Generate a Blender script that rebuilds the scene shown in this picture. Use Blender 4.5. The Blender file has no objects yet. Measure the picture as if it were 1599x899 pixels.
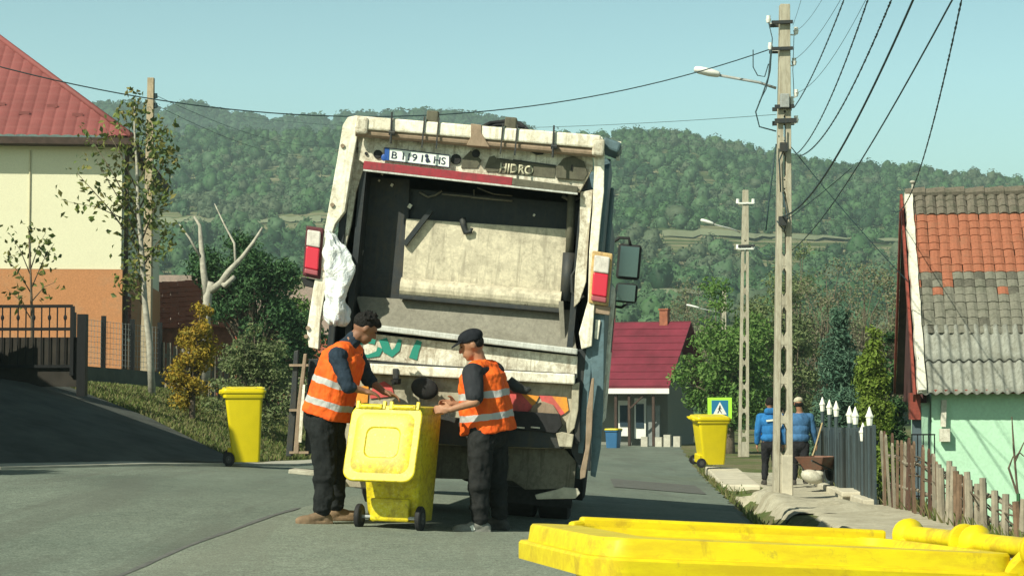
import bpy, bmesh, math, random
import numpy as np
from mathutils import Vector, Matrix, Euler, noise as mnoise
R = math.radians
random.seed(7); rng = np.random.default_rng(7)
SC = bpy.context.scene
COL = SC.collection

# ------------------------------------------------------------ camera, sky, sun, exposure
F = 2984.0; CAMZ = 1.1; PITCH = math.atan((614 - 449.5) / F)
cd = bpy.data.cameras.new('camera'); cam = bpy.data.objects.new('camera', cd); COL.objects.link(cam)
cam.location = (0, 0, CAMZ); cam.rotation_euler = (R(90) + PITCH, 0, 0)
cd.sensor_width = 36; cd.lens = F / 1599 * 36; cd.clip_start = .1; cd.clip_end = 6000
SC.camera = cam
SUN_EL = R(41); SUN_AZ = R(42)      # azimuth measured from straight behind the camera towards the left
sdir = Vector((math.cos(SUN_EL) * math.sin(SUN_AZ), math.cos(SUN_EL) * math.cos(SUN_AZ), -math.sin(SUN_EL)))
sl = bpy.data.lights.new('sun', 'SUN'); so = bpy.data.objects.new('sun', sl); COL.objects.link(so)
sl.energy = 4.6; sl.angle = R(.5); sl.color = (1, .97, .77)
so.rotation_euler = sdir.to_track_quat('-Z', 'Y').to_euler(); so.location = (-20, -10, 30)
W = bpy.data.worlds.new('World'); SC.world = W; W.use_nodes = True
nt = W.node_tree; bg = nt.nodes['Background']
sky = nt.nodes.new('ShaderNodeTexSky'); sky.sky_type = 'NISHITA'; sky.sun_disc = False
sky.sun_elevation = SUN_EL; sky.sun_rotation = math.atan2(-sdir.x, -sdir.y)
sky.air_density = 1.0; sky.dust_density = 1.4; sky.ozone_density = 1.0
tint = nt.nodes.new('ShaderNodeMix'); tint.data_type = 'RGBA'; tint.blend_type = 'MULTIPLY'; tint.inputs[0].default_value = 1
tint.inputs[7].default_value = (.92, 1.12, .91, 1)
nt.links.new(sky.outputs[0], tint.inputs[6])
# deeper sky overhead, pale and bright towards the horizon
tc_ = nt.nodes.new('ShaderNodeTexCoord'); sx_ = nt.nodes.new('ShaderNodeSeparateXYZ'); mr_ = nt.nodes.new('ShaderNodeMapRange')
nt.links.new(tc_.outputs['Generated'], sx_.inputs[0]); nt.links.new(sx_.outputs['Z'], mr_.inputs[0])
mr_.inputs[1].default_value = .16; mr_.inputs[2].default_value = .5; mr_.inputs[3].default_value = 1.13; mr_.inputs[4].default_value = .26
mul_ = nt.nodes.new('ShaderNodeVectorMath'); mul_.operation = 'SCALE'; nt.links.new(tint.outputs[2], mul_.inputs[0]); nt.links.new(mr_.outputs[0], mul_.inputs['Scale'])
nt.links.new(mul_.outputs[0], bg.inputs[0])
bg.inputs[1].default_value = .115
SC.view_settings.view_transform = 'Standard'; SC.view_settings.look = 'None'
SC.view_settings.exposure = .52; SC.view_settings.gamma = 1
SC.render.engine = 'CYCLES'
SC.cycles.use_denoising = True
SC.cycles.max_bounces = 6; SC.cycles.diffuse_bounces = 3; SC.cycles.volume_bounces = 0; SC.cycles.transparent_max_bounces = 6

# ------------------------------------------------------------ helpers
cp, sp = math.cos(PITCH), math.sin(PITCH)
def ray(px, py):
    dx = (px - 799.5) / F; dz = (449.5 - py) / F
    return Vector((dx, cp - dz * sp, sp + dz * cp))
def at(px, py, Y):                      # world point at distance Y seen in the photograph at (px, py)
    d = ray(px, py); t = Y / d.y
    return Vector((d.x * t, Y, CAMZ + d.z * t))

def tag(o, label=None, cat=None, group=None, kind=None):
    if label: o['label'] = label
    if cat: o['category'] = cat
    if group: o['group'] = group
    if kind: o['kind'] = kind
    return o
def empty(name, loc=(0, 0, 0), rot=(0, 0, 0), label=None, cat=None, group=None):
    o = bpy.data.objects.new(name, None); COL.objects.link(o)
    o.location = loc; o.rotation_euler = rot; o.empty_display_size = .2
    return tag(o, label, cat, group)
def kids(o): return [c for c in bpy.data.objects if c.parent == o]
def copy_tree(o, parent=None):
    c = o.copy(); COL.objects.link(c)
    if parent: c.parent = parent
    for ch in kids(o): copy_tree(ch, c)
    return c

class MB:
    def __init__(s): s.v = []; s.f = []; s.m = []
    def add(s, vs, fs, m=0):
        n = len(s.v); s.v += [tuple(v) for v in vs]; s.f += [tuple(i + n for i in f) for f in fs]; s.m += [m] * len(fs); return s
    def box(s, c, d, rot=None, m=0, taper=None):
        x, y, z = d[0] / 2, d[1] / 2, d[2] / 2; t = taper or (1, 1)
        vs = [Vector((a * x * (t[0] if cc > 0 else 1), b * y * (t[1] if cc > 0 else 1), cc * z)) for cc in (-1, 1) for b in (-1, 1) for a in (-1, 1)]
        if rot is not None:
            M = rot if isinstance(rot, Matrix) else Euler(rot).to_matrix()
            vs = [M @ v for v in vs]
        c = Vector(c)
        return s.add([v + c for v in vs], [(0, 2, 3, 1), (4, 5, 7, 6), (0, 1, 5, 4), (2, 6, 7, 3), (0, 4, 6, 2), (1, 3, 7, 5)], m)
    def bar(s, p, q, w, h, m=0):        # a rectangular bar from p to q
        p, q = Vector(p), Vector(q); d = q - p
        M = d.to_track_quat('Y', 'Z').to_matrix()
        return s.box((p + q) / 2, (w, d.length, h), M, m)
    def cyl(s, p, q, r0, r1=None, n=12, m=0, caps=True):
        if r1 is None: r1 = r0
        p, q = Vector(p), Vector(q); M = (q - p).to_track_quat('Z', 'Y').to_matrix()
        vs = []
        for c, r in ((p, r0), (q, r1)):
            for k in range(n):
                a = 2 * math.pi * k / n; vs.append(c + M @ Vector((r * math.cos(a), r * math.sin(a), 0)))
        fs = [(k, (k + 1) % n, n + (k + 1) % n, n + k) for k in range(n)]
        if caps: fs += [tuple(range(n - 1, -1, -1)), tuple(range(n, 2 * n))]
        return s.add(vs, fs, m)
    def tube(s, pts, r, n=8, m=0):      # continuous tapered tube through points; r number or list
        pts = [Vector(p) for p in pts]; N = len(pts); rs = r if isinstance(r, (list, tuple)) else [r] * N
        vs = []; up = None
        for i, p in enumerate(pts):
            d = (pts[min(i + 1, N - 1)] - pts[max(i - 1, 0)]).normalized()
            if up is None: up = d.orthogonal().normalized()
            a = (up - d * up.dot(d)).normalized(); b = d.cross(a); up = a
            for k in range(n):
                t = 2 * math.pi * k / n; vs.append(p + (a * math.cos(t) + b * math.sin(t)) * rs[i])
        fs = [(i * n + k, i * n + (k + 1) % n, (i + 1) * n + (k + 1) % n, (i + 1) * n + k) for i in range(N - 1) for k in range(n)]
        fs += [tuple(range(n - 1, -1, -1)), tuple(range((N - 1) * n, N * n))]
        return s.add(vs, fs, m)
    def ell(s, c, rad, rot=None, seg=16, rings=10, m=0):
        c = Vector(c); M = rot if rot is not None else Matrix.Identity(3)
        if isinstance(M, (tuple, list)): M = Euler(M).to_matrix()
        vs = [c + M @ Vector((0, 0, -rad[2]))]
        for i in range(1, rings):
            t = math.pi * i / rings - math.pi / 2
            for k in range(seg):
                a = 2 * math.pi * k / seg
                vs.append(c + M @ Vector((rad[0] * math.cos(t) * math.cos(a), rad[1] * math.cos(t) * math.sin(a), rad[2] * math.sin(t))))
        vs.append(c + M @ Vector((0, 0, rad[2]))); L = len(vs) - 1
        fs = [(0, 1 + (k + 1) % seg, 1 + k) for k in range(seg)]
        for i in range(rings - 2):
            o = 1 + i * seg
            fs += [(o + k, o + (k + 1) % seg, o + seg + (k + 1) % seg, o + seg + k) for k in range(seg)]
        o = 1 + (rings - 2) * seg
        fs += [(o + k, o + (k + 1) % seg, L) for k in range(seg)]
        return s.add(vs, fs, m)
    def cap(s, p, q, r0, r1, m=0):      # tapered capsule
        p, q = Vector(p), Vector(q)
        s.ell(p, (r0,) * 3, None, 12, 8, m); s.ell(q, (r1,) * 3, None, 12, 8, m); return s.cyl(p, q, r0, r1, 12, m)
    def prism(s, pts, off, m=0):        # planar outline pts (3D) extruded by vector off
        n = len(pts); off = Vector(off); a = [Vector(p) for p in pts]; b = [p + off for p in a]
        return s.add(a + b, [tuple(range(n)), tuple(range(2 * n - 1, n - 1, -1))] + [(k, n + k, n + (k + 1) % n, (k + 1) % n) for k in range(n)], m)
    def loft(s, rings, m=0, caps=True):
        n = len(rings[0]); vs = [v for r in rings for v in r]
        fs = [(i * n + k, i * n + (k + 1) % n, (i + 1) * n + (k + 1) % n, (i + 1) * n + k) for i in range(len(rings) - 1) for k in range(n)]
        if caps: fs += [tuple(range(n - 1, -1, -1)), tuple(range((len(rings) - 1) * n, len(rings) * n))]
        return s.add(vs, fs, m)
    def build(s, name, mats, parent=None, smooth=False, bevel=0, seg=2, auto=None, loc=None):
        me = bpy.data.meshes.new(name); me.from_pydata(s.v, [], s.f)
        bm = bmesh.new(); bm.from_mesh(me); bmesh.ops.recalc_face_normals(bm, faces=bm.faces); 
        bm.to_mesh(me); bm.free()
        if not isinstance(mats, (list, tuple)): mats = [mats]
        for x in mats: me.materials.append(x)
        me.polygons.foreach_set('material_index', s.m)
        if smooth: me.polygons.foreach_set('use_smooth', [True] * len(me.polygons))
        o = bpy.data.objects.new(name, me); COL.objects.link(o)
        if parent: o.parent = parent
        if loc: o.location = loc
        if bevel:
            b = o.modifiers.new('bevel', 'BEVEL'); b.width = bevel; b.segments = seg; b.limit_method = 'ANGLE'; b.angle_limit = R(35); b.harden_normals = False
        if auto: smooth_angle(me, auto)
        return o
def smooth_angle(me, deg):
    me.polygons.foreach_set('use_smooth', [True] * len(me.polygons))
    bm = bmesh.new(); bm.from_mesh(me)
    for e in bm.edges:
        if len(e.link_faces) == 2 and e.calc_face_angle(0) > R(deg): e.smooth = False
    bm.to_mesh(me); bm.free()
def centered(mb, name, mats, **k):      # top-level mesh object with its origin at its base
    a = np.array(mb.v); c = Vector(((a[:, 0].min() + a[:, 0].max()) / 2, (a[:, 1].min() + a[:, 1].max()) / 2, a[:, 2].min()))
    mb.v = [tuple(Vector(v) - c) for v in mb.v]
    return mb.build(name, mats, loc=c, **k)
def npmesh(name, verts, quads, mats, parent=None, loc=None, midx=None, smooth=False):
    verts = np.asarray(verts, dtype=np.float32); quads = np.asarray(quads, dtype=np.int32); k = quads.shape[1]
    me = bpy.data.meshes.new(name)
    me.vertices.add(len(verts)); me.vertices.foreach_set('co', verts.ravel())
    me.loops.add(quads.size); me.loops.foreach_set('vertex_index', quads.ravel())
    me.polygons.add(len(quads)); me.polygons.foreach_set('loop_start', np.arange(0, quads.size, k, dtype=np.int32))
    try: me.polygons.foreach_set('loop_total', np.full(len(quads), k, dtype=np.int32))
    except Exception: pass
    if midx is not None: me.polygons.foreach_set('material_index', np.asarray(midx, dtype=np.int32))
    me.polygons.foreach_set('use_smooth', [smooth] * len(quads))
    me.update(calc_edges=True); me.validate()
    if not isinstance(mats, (list, tuple)): mats = [mats]
    for x in mats: me.materials.append(x)
    o = bpy.data.objects.new(name, me); COL.objects.link(o)
    if parent: o.parent = parent
    if loc is not None: o.location = loc
    return o

# ------------------------------------------------------------ materials
def mat(name, col, rough=.7, metal=0, spec=.3):
    m = bpy.data.materials.new(name); m.use_nodes = True; b = m.node_tree.nodes['Principled BSDF']
    b.inputs['Base Color'].default_value = (*col, 1); b.inputs['Roughness'].default_value = rough
    b.inputs['Metallic'].default_value = metal; b.inputs['Specular IOR Level'].default_value = spec
    return m
def nd(m, t, **k):
    n = m.node_tree.nodes.new(t)
    for a, b in k.items(): setattr(n, a, b)
    return n
def lk(m, a, b): m.node_tree.links.new(a, b)
def coords(m, scale=(1, 1, 1), kind='Object'):
    tc = nd(m, 'ShaderNodeTexCoord'); mp = nd(m, 'ShaderNodeMapping'); mp.inputs['Scale'].default_value = scale
    lk(m, tc.outputs[kind], mp.inputs[0]); return mp.outputs[0]
def noise_n(m, vec, scale, detail=6, rough=.6, dist=0):
    n = nd(m, 'ShaderNodeTexNoise'); n.inputs['Scale'].default_value = scale; n.inputs['Detail'].default_value = detail
    n.inputs['Roughness'].default_value = rough; n.inputs['Distortion'].default_value = dist; lk(m, vec, n.inputs['Vector']); return n.outputs['Fac']
def ramp(m, fac, stops):
    r = nd(m, 'ShaderNodeValToRGB'); el = r.color_ramp.elements
    while len(el) < len(stops): el.new(.5)
    for e, (p, c) in zip(el, stops):
        e.position = p; e.color = (c, c, c, 1) if isinstance(c, (int, float)) else (*c, 1)
    lk(m, fac, r.inputs[0]); return r.outputs[0]
def mix(m, fac, a, b, mode='MIX'):
    n = nd(m, 'ShaderNodeMix'); n.data_type = 'RGBA'; n.blend_type = mode
    for s, i in ((fac, 0), (a, 6), (b, 7)):
        if isinstance(s, (int, float)): n.inputs[i].default_value = s if i == 0 else (s, s, s, 1)
        elif isinstance(s, tuple): n.inputs[i].default_value = (*s, 1)
        else: lk(m, s, n.inputs[i])
    return n.outputs[2]
def mth(m, op, a, b=0.0):
    n = nd(m, 'ShaderNodeMath'); n.operation = op
    for s, i in ((a, 0), (b, 1)):
        if isinstance(s, (int, float)): n.inputs[i].default_value = s
        else: lk(m, s, n.inputs[i])
    return n.outputs[0]
def bump(m, h, strength=.3, dist=.02):
    b = nd(m, 'ShaderNodeBump'); b.inputs['Strength'].default_value = strength; b.inputs['Distance'].default_value = dist
    lk(m, h, b.inputs['Height']); lk(m, b.outputs[0], m.node_tree.nodes['Principled BSDF'].inputs['Normal'])
def setc(m, c): lk(m, c, m.node_tree.nodes['Principled BSDF'].inputs['Base Color'])

def worn(name, base, grime=(.12, .1, .075), rust=(.16, .06, .025), g=.5, r=.35, scale=3.0, rough=.55, fine=18, metal=0, bs=.3, stretch=(1, 1, 1)):
    """painted or bare surface with grime patches and rust chips; g and r = how much of each"""
    m = mat(name, base, rough, metal); v = coords(m, stretch)
    n1 = noise_n(m, v, scale, 8, .7, .4); n2 = noise_n(m, v, fine, 8, .75); n3 = noise_n(m, v, scale * 2.3, 10, .8, 1.2)
    n4 = noise_n(m, v, scale * 3.4, 9, .78, .8); n5 = noise_n(m, coords(m, (9 * stretch[0], 9, .8)), scale * .8, 6, .7)
    tone = ramp(m, n2, [(.28, .62), (.5, .95), (.72, 1.12)])
    c = mix(m, 1, base, tone, 'MULTIPLY')
    gm = ramp(m, n1, [(.66 - .35 * g, 0), (.76 - .3 * g, .8)])
    mid = tuple((a_ + b_) / 2 for a_, b_ in zip(base, grime))
    c = mix(m, ramp(m, n4, [(.60 - .14 * g, 0), (.64 - .14 * g, .75)]), c, mid)
    c = mix(m, gm, c, mix(m, ramp(m, n2, [(.4, 0), (.55, 1)]), grime, mid))
    c = mix(m, ramp(m, n5, [(.52, 0), (.62, .7 * min(1, g * 1.5))]), c, grime)
    rm = ramp(m, n3, [(.80 - .3 * r, 0), (.82 - .3 * r, 1)])
    c = mix(m, rm, c, rust) if r > 0 else c
    setc(m, c); bump(m, n2, bs, .006)
    return m
def flat(name, base, var=.25, scale=8, rough=.8, bs=.2, bd=.01, kind='Object'):
    m = mat(name, base, rough); v = coords(m, kind=kind); n = noise_n(m, v, scale, 8, .65)
    lo = tuple(c * (1 - var) for c in base); hi = tuple(min(1, c * (1 + var)) for c in base)
    setc(m, ramp(m, n, [(.3, lo), (.7, hi)])); bump(m, noise_n(m, v, scale * 4, 5), bs, bd); return m
def leafmat(name, cols, trans=.25, rough=.6):
    m = mat(name, cols[0], rough, spec=.2); g = nd(m, 'ShaderNodeNewGeometry')
    n = len(cols); st = [((i + .5) / n, c) for i, c in enumerate(cols)]
    col = ramp(m, g.outputs['Random Per Island'], st); 
    v = coords(m); big = noise_n(m, v, .9, 3); col = mix(m, 1, col, ramp(m, big, [(.3, .7), (.7, 1.2)]), 'MULTIPLY')
    setc(m, col)
    t = nd(m, 'ShaderNodeBsdfTranslucent'); lk(m, col, t.inputs[0]); ms = nd(m, 'ShaderNodeMixShader'); ms.inputs[0].default_value = trans
    out = m.node_tree.nodes['Material Output']; lk(m, m.node_tree.nodes['Principled BSDF'].outputs[0], ms.inputs[1]); lk(m, t.outputs[0], ms.inputs[2]); lk(m, ms.outputs[0], out.inputs[0])
    return m

M = {}
M['bark'] = flat('bark', (.12, .095, .07), .4, 12, .9, .6, .02)
M['pale_bark'] = flat('pale_bark', (.36, .34, .29), .4, 9, .9, .5, .01)
M['black'] = flat('black_rubber', (.018, .018, .02), .4, 20, .75)
M['dark_steel'] = worn('dark_steel', (.03, .035, .04), (.05, .045, .035), (.09, .04, .02), .5, .35, 4, .6)
M['galv'] = worn('galvanised', (.32, .34, .34), (.2, .18, .15), g=.3, r=.05, rough=.5)
M['concrete'] = flat('concrete', (.44, .42, .36), .25, 3, .9, .4, .02)

# ------------------------------------------------------------ terrain function
def interp(x, pts):
    return float(np.interp(x, [p[0] for p in pts], [p[1] for p in pts]))
RP = [(0, 0), (14, 0), (20, -.08), (27, -.18), (36, -.33), (45, -.5), (62, -.85), (83, -1.1), (120, -1.3), (400, -1.5)]
KP = [(0, 0), (11, 0), (17, .07), (45, .07), (64, .02), (90, 0)]
EL = [(-60, 9), (-30, 14), (-10, 20.3), (-6.1, 22.8), (-4.3, 25.2), (-3.25, 28.5), (-2.65, 35), (.15, 75), (3.3, 120)]   # left asphalt edge
def redge(y): return 1.0 + .075 * y
def base_h(x, y):
    return interp(y, RP) - interp(y, KP) * max(-4.5, min(3.6, x))
def dleft(x, y):                        # signed distance to the left asphalt edge, positive on the verge
    best = 1e9; sgn = 1
    for (ax, ay), (bx, by) in zip(EL, EL[1:]):
        dx, dy = bx - ax, by - ay; t = max(0, min(1, ((x - ax) * dx + (y - ay) * dy) / (dx * dx + dy * dy)))
        qx, qy = ax + dx * t, ay + dy * t; d = math.hypot(x - qx, y - qy)
        if d < best: best = d; sgn = 1 if (dx * (y - ay) - dy * (x - ax)) > 0 else -1
    return best * sgn
def G(x, y):
    h = base_h(x, y)
    dl = dleft(x, y)
    if dl > .9:
        h += min(1.9, .30 * (dl - .9) if dl < 5 else 1.23 + .06 * (dl - 5))
    dr = x - redge(y)
    if dr > 0 and y < 75:
        if dr < .75: h -= .32 * math.sin(math.pi * dr / .75) ** 2 * (1 if 13 < y < 31 else .15)  # open ditch
        if dr > .75: h -= .09 * min(1, (dr - .75) / .5) * max(0, min(1, (y - 24) / 5, (50 - y) / 8))
        if dr > 2.4: h -= min(1.0, .35 * (dr - 2.4)) * (1 if y < 45 else max(0, 1 - (y - 45) / 20))
    return h
def hills(x, y):                        # far hills
    h = -1.5
    k = 799.5 + x / y * F if y > 1 else 0
    return h

# ground sheet (near) -------------------------------------------------
def grid_mesh(name, xs, ys, fn, m, kind='structure', keep=None):
    nx, ny = len(xs), len(ys)
    V = [(x, y, fn(x, y)) for y in ys for x in xs]
    Q = []
    for j in range(ny - 1):
        for i in range(nx - 1):
            if keep and not keep((xs[i] + xs[i + 1]) / 2, (ys[j] + ys[j + 1]) / 2): continue
            Q.append((j * nx + i, j * nx + i + 1, (j + 1) * nx + i + 1, (j + 1) * nx + i))
    o = npmesh(name, V, Q, m, smooth=True); tag(o, kind=kind); return o

gm = mat('verge_soil_and_grass', (.1, .12, .05), .95, spec=.1)
v = coords(gm); a = noise_n(gm, v, .45, 6, .6); b = noise_n(gm, v, 7, 8, .7)
c = mix(gm, ramp(gm, a, [(.42, 0), (.58, 1)]), (.10, .13, .045), (.17, .15, .09)); c = mix(gm, 1, c, ramp(gm, b, [(.3, .6), (.7, 1.3)]), 'MULTIPLY')
setc(gm, c); bump(gm, b, .8, .05); M['ground'] = gm
def ground_fn(x, y):
    h = G(x, y)
    if dleft(x, y) < -.15 and x < redge(y) - .15: h -= .07
    if y > 110: h += 0
    return h
xs = list(np.arange(-34, -8, .8)) + list(np.arange(-8, 9, .22)) + list(np.arange(9, 40, 1.0))
ys = list(np.arange(-6, 8, 1.0)) + list(np.arange(8, 46, .28)) + list(np.arange(46, 130, 1.5))
xs = [float(x) for x in xs]; ys = [float(y) for y in ys]
X0, X1, Y0, Y1 = xs[0], xs[-1], ys[0], ys[-1]
grid_mesh('ground', xs, ys, ground_fn, gm)

# asphalt --------------------------------------------------------------
am = mat('asphalt', (.2, .2, .19), .9, spec=.25)
v = coords(am); n1 = noise_n(am, v, .35, 5, .6, .3); n2 = noise_n(am, v, 60, 3, .7); n3 = noise_n(am, coords(am, (1, .18, 1)), 1.6, 6, .6)
c = ramp(am, n1, [(.3, (.115, .142, .118)), (.7, (.162, .19, .158))])
c = mix(am, 1, c, ramp(am, n2, [(.35, .6), (.65, 1.4)]), 'MULTIPLY')
c = mix(am, 1, c, ramp(am, noise_n(am, v, 13, 6, .8), [(.35, .78), (.65, 1.2)]), 'MULTIPLY'); c = mix(am, 1, c, ramp(am, n3, [(.3, .86), (.7, 1.1)]), 'MULTIPLY')
vo = nd(am, 'ShaderNodeTexVoronoi', feature='DISTANCE_TO_EDGE'); vo.inputs['Scale'].default_value = .55
wv = nd(am, 'ShaderNodeVectorMath'); wv.operation = 'ADD'; nn = nd(am, 'ShaderNodeTexNoise'); nn.inputs['Scale'].default_value = 2.5; lk(am, v, nn.inputs['Vector'])
lk(am, v, wv.inputs[0]); lk(am, nn.outputs['Color'], wv.inputs[1]); lk(am, wv.outputs[0], vo.inputs['Vector'])
crack = ramp(am, vo.outputs['Distance'], [(0, .55), (.010, 1)])
cm = ramp(am, noise_n(am, v, .5, 2), [(.5, 0), (.6, 1)])
c = mix(am, cm, c, mix(am, 1, c, crack, 'MULTIPLY'))
st_ = noise_n(am, coords(am, (1, .12, 1)), 1.1, 7, .7, .6); c = mix(am, ramp(am, st_, [(.50, 0), (.60, .5)]), c, (.10, .108, .092))
sp_1 = noise_n(am, v, 2.6, 9, .8, .4); c = mix(am, ramp(am, sp_1, [(.60, 0), (.66, .55)]), c, (.08, .085, .075)); setc(am, c); bump(am, n2, .5, .006); M['asphalt'] = am
rx = []; 
def road_fn(x, y): return base_h(x, y) + .004
V = []; Q = []; NT = 26
rys = [float(t) for t in list(np.arange(-6, 14, 1.0)) + list(np.arange(14, 46, .4)) + list(np.arange(46, 121, 1.5))]
def ledge(y):
    if y < 14: return -32.
    for (ax, ay), (bx, by) in zip(EL, EL[1:]):
        if ay <= y <= by: return ax + (bx - ax) * (y - ay) / (by - ay)
    return EL[-1][0]
for y in rys:
    l, r = max(-32, ledge(y)), redge(y) + .03 * math.sin(y * 3.1) + .03 * math.sin(y * 7.3)
    for i in range(NT + 1):
        t = i / NT; x = l + (r - l) * t ** .6 if l < -8 else l + (r - l) * t
        V.append((x, y, road_fn(x, y)))
for j in range(len(rys) - 1):
    for i in range(NT):
        a = j * (NT + 1) + i; Q.append((a, a + 1, a + NT + 2, a + NT + 1))
tag(npmesh('road', V, Q, am, smooth=True), kind='structure')
# asphalt patches, the seam between lanes
pm = flat('asphalt_patch', (.105, .108, .1), .2, 5, .9, .3, .004)
def sheet(name, pts, m, dz, fn=base_h):
    n = len(pts); bm = bmesh.new(); 
    fs = bm.faces.new([bm.verts.new((p[0], p[1], 0)) for p in pts]); bmesh.ops.triangulate(bm, faces=[fs])
    bmesh.ops.subdivide_edges(bm, edges=bm.edges[:], cuts=5, use_grid_fill=True)
    for w in bm.verts: w.co.z = fn(w.co.x, w.co.y) + dz
    me = bpy.data.meshes.new(name); bm.to_mesh(me); bm.free(); me.materials.append(m)
    o = bpy.data.objects.new(name, me); COL.objects.link(o); tag(o, kind='structure'); return o
sheet('road_patch', [(1.55, 29.2), (2.9, 28.6), (3.2, 33.5), (1.75, 34.2)], pm, .012)
seam = []
for y in np.arange(9.5, 17.0, .35):
    x = -2.55 + .03 * (y - 9) + .035 * math.sin(y * 2.3) + .02 * math.sin(y * 6.1) + .04 * y * .9 - .15; seam.append((-2.42 + .085 * (y - 10.5) + .012 * math.sin(y * 2.3), float(y)))
sm_ = flat('lane_seam_tar', (.11, .113, .108), .3, 9, .8)
V = []; Q = []
for i, (x, y) in enumerate(seam):
    w = .02 + .014 * random.random(); V += [(x - w, y, base_h(x, y) + .011), (x + w, y, base_h(x, y) + .011)]
    if i: a = 2 * i; Q.append((a - 2, a - 1, a + 1, a))
tag(npmesh('road_seam', V, Q, sm_), kind='structure')
# resurfaced right lane, paler and coarser than the rest
lm_ = mat('resurfaced_asphalt', (.25, .25, .21), .92, spec=.2); v = coords(lm_); n1 = noise_n(lm_, v, .8, 6, .65); n2 = noise_n(lm_, v, 75, 3, .8)
c = ramp(lm_, n1, [(.3, (.155, .182, .15)), (.7, (.205, .23, .188))]); c = mix(lm_, 1, c, ramp(lm_, n2, [(.35, .45), (.65, 1.5)]), 'MULTIPLY'); c = mix(lm_, 1, c, ramp(lm_, noise_n(lm_, v, 16, 6, .8), [(.35, .75), (.65, 1.22)]), 'MULTIPLY'); st_ = noise_n(lm_, coords(lm_, (1, .10, 1)), 1.3, 7, .7, .6); c = mix(lm_, ramp(lm_, st_, [(.50, 0), (.60, .4)]), c, (.15, .158, .13))
sp_1 = noise_n(lm_, v, 3.1, 9, .8, .4); c = mix(lm_, ramp(lm_, sp_1, [(.60, 0), (.65, .5)]), c, (.11, .115, .1)); setc(lm_, c); bump(lm_, n2, .6, .006)
V = []; Q = []; k_ = 0
for y in [float(t) for t in np.arange(-4, 23.0, .4)]:
    l = -2.42 + .085 * (y - 10.5) + .012 * math.sin(y * 2.3); r = redge(y) - .06
    for i in range(15): x = l + (r - l) * i / 14; V.append((x, y, base_h(x, y) + .008))
    if k_:
        for i in range(14): a = k_ * 15 + i; Q.append((a - 15, a - 14, a + 1, a))
    k_ += 1
tag(npmesh('road_lane', V, Q, lm_, smooth=True), kind='structure')
# left concrete edging strip and driveway
cs = flat('edge_concrete', (.36, .35, .3), .22, 4, .9, .4, .01)
V = []; Q = []; pts = []
for (ax, ay), (bx, by) in zip(EL[1:-1], EL[2:]):
    n = max(2, int(math.hypot(bx - ax, by - ay) / .5))
    for i in range(n): pts.append((ax + (bx - ax) * i / n, ay + (by - ay) * i / n))
for i, (x, y) in enumerate(pts):
    q = pts[min(i + 1, len(pts) - 1)]; p = pts[max(i - 1, 0)]; d = Vector((q[0] - p[0], q[1] - p[1])).normalized(); nl = Vector((-d.y, d.x))
    z = base_h(x, y)
    wv_ = .62 + .08 * math.sin(i * .9)
    for o_, dz in ((-.06, -.06), (-.05, .035), (wv_, .05), (wv_ + .02, -.08)): V.append((x + nl.x * o_, y + nl.y * o_, z + dz))
    if i:
        a = 4 * i
        for k in range(3): Q.append((a - 4 + k, a - 3 + k, a + 1 + k, a + k))
tag(npmesh('pavement', V, Q, cs), kind='structure')
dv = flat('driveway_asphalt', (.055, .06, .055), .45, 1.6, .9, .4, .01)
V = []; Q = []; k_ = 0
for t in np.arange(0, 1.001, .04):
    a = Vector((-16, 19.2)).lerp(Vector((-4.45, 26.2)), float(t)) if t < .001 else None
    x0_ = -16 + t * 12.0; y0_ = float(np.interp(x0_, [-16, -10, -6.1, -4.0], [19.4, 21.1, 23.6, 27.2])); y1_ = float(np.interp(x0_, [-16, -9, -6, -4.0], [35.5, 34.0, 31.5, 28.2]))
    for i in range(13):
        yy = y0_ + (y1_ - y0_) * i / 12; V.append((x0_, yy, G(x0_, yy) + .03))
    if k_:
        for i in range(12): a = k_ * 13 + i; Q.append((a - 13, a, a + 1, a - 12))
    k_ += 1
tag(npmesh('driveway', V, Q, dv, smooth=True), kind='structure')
# right pavement: beaten concrete and dirt beyond the ditch
fm = mat('footpath_concrete', (.4, .37, .3), .95, spec=.1); v = coords(fm); n1 = noise_n(fm, v, 1.3, 8, .7, .5); n2 = noise_n(fm, v, 14, 6, .7)
c = ramp(fm, n1, [(.35, (.34, .31, .235)), (.6, (.46, .43, .34))]); c = mix(fm, 1, c, ramp(fm, n2, [(.3, .72), (.7, 1.18)]), 'MULTIPLY'); setc(fm, c); bump(fm, n2, .5, .02)
V = []; Q = []; k_ = 0
for y in np.arange(13, 46, .4):
    y = float(y); l = redge(y) + .72 + .09 * math.sin(y * 1.7) + .05 * math.sin(y * 5); r = redge(y) + 2.3
    for i in range(9):
        x = l + (r - l) * i / 8; bumpz = .03 * math.sin(x * 3 + y * 1.3) * math.sin(y * .9)
        V.append((x, y, G(x, y) + (-.12 if i in (0,) else .03) + bumpz * .6))
    if k_:
        for i in range(8): a = k_ * 9 + i; Q.append((a - 9, a - 8, a + 1, a))
    k_ += 1
tag(npmesh('footpath', V, Q, fm, smooth=True), kind='structure')
# raised concrete pads over the ditch (crossing slabs)
def slab(name, pts, z0, th, m):
    mb = MB(); mb.prism([(x, y, z0 - th) for x, y in pts], (0, 0, th)); o = mb.build(name, m, bevel=.03); tag(o, kind='structure'); return o
pad = flat('pale_concrete', (.5, .46, .37), .22, 2.5, .9, .5, .02)
slab('driveway_slab', [(3.62, 33), (4.25, 32.8), (4.75, 40.2), (4.15, 41.2)], -.46, .4, pad)
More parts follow.
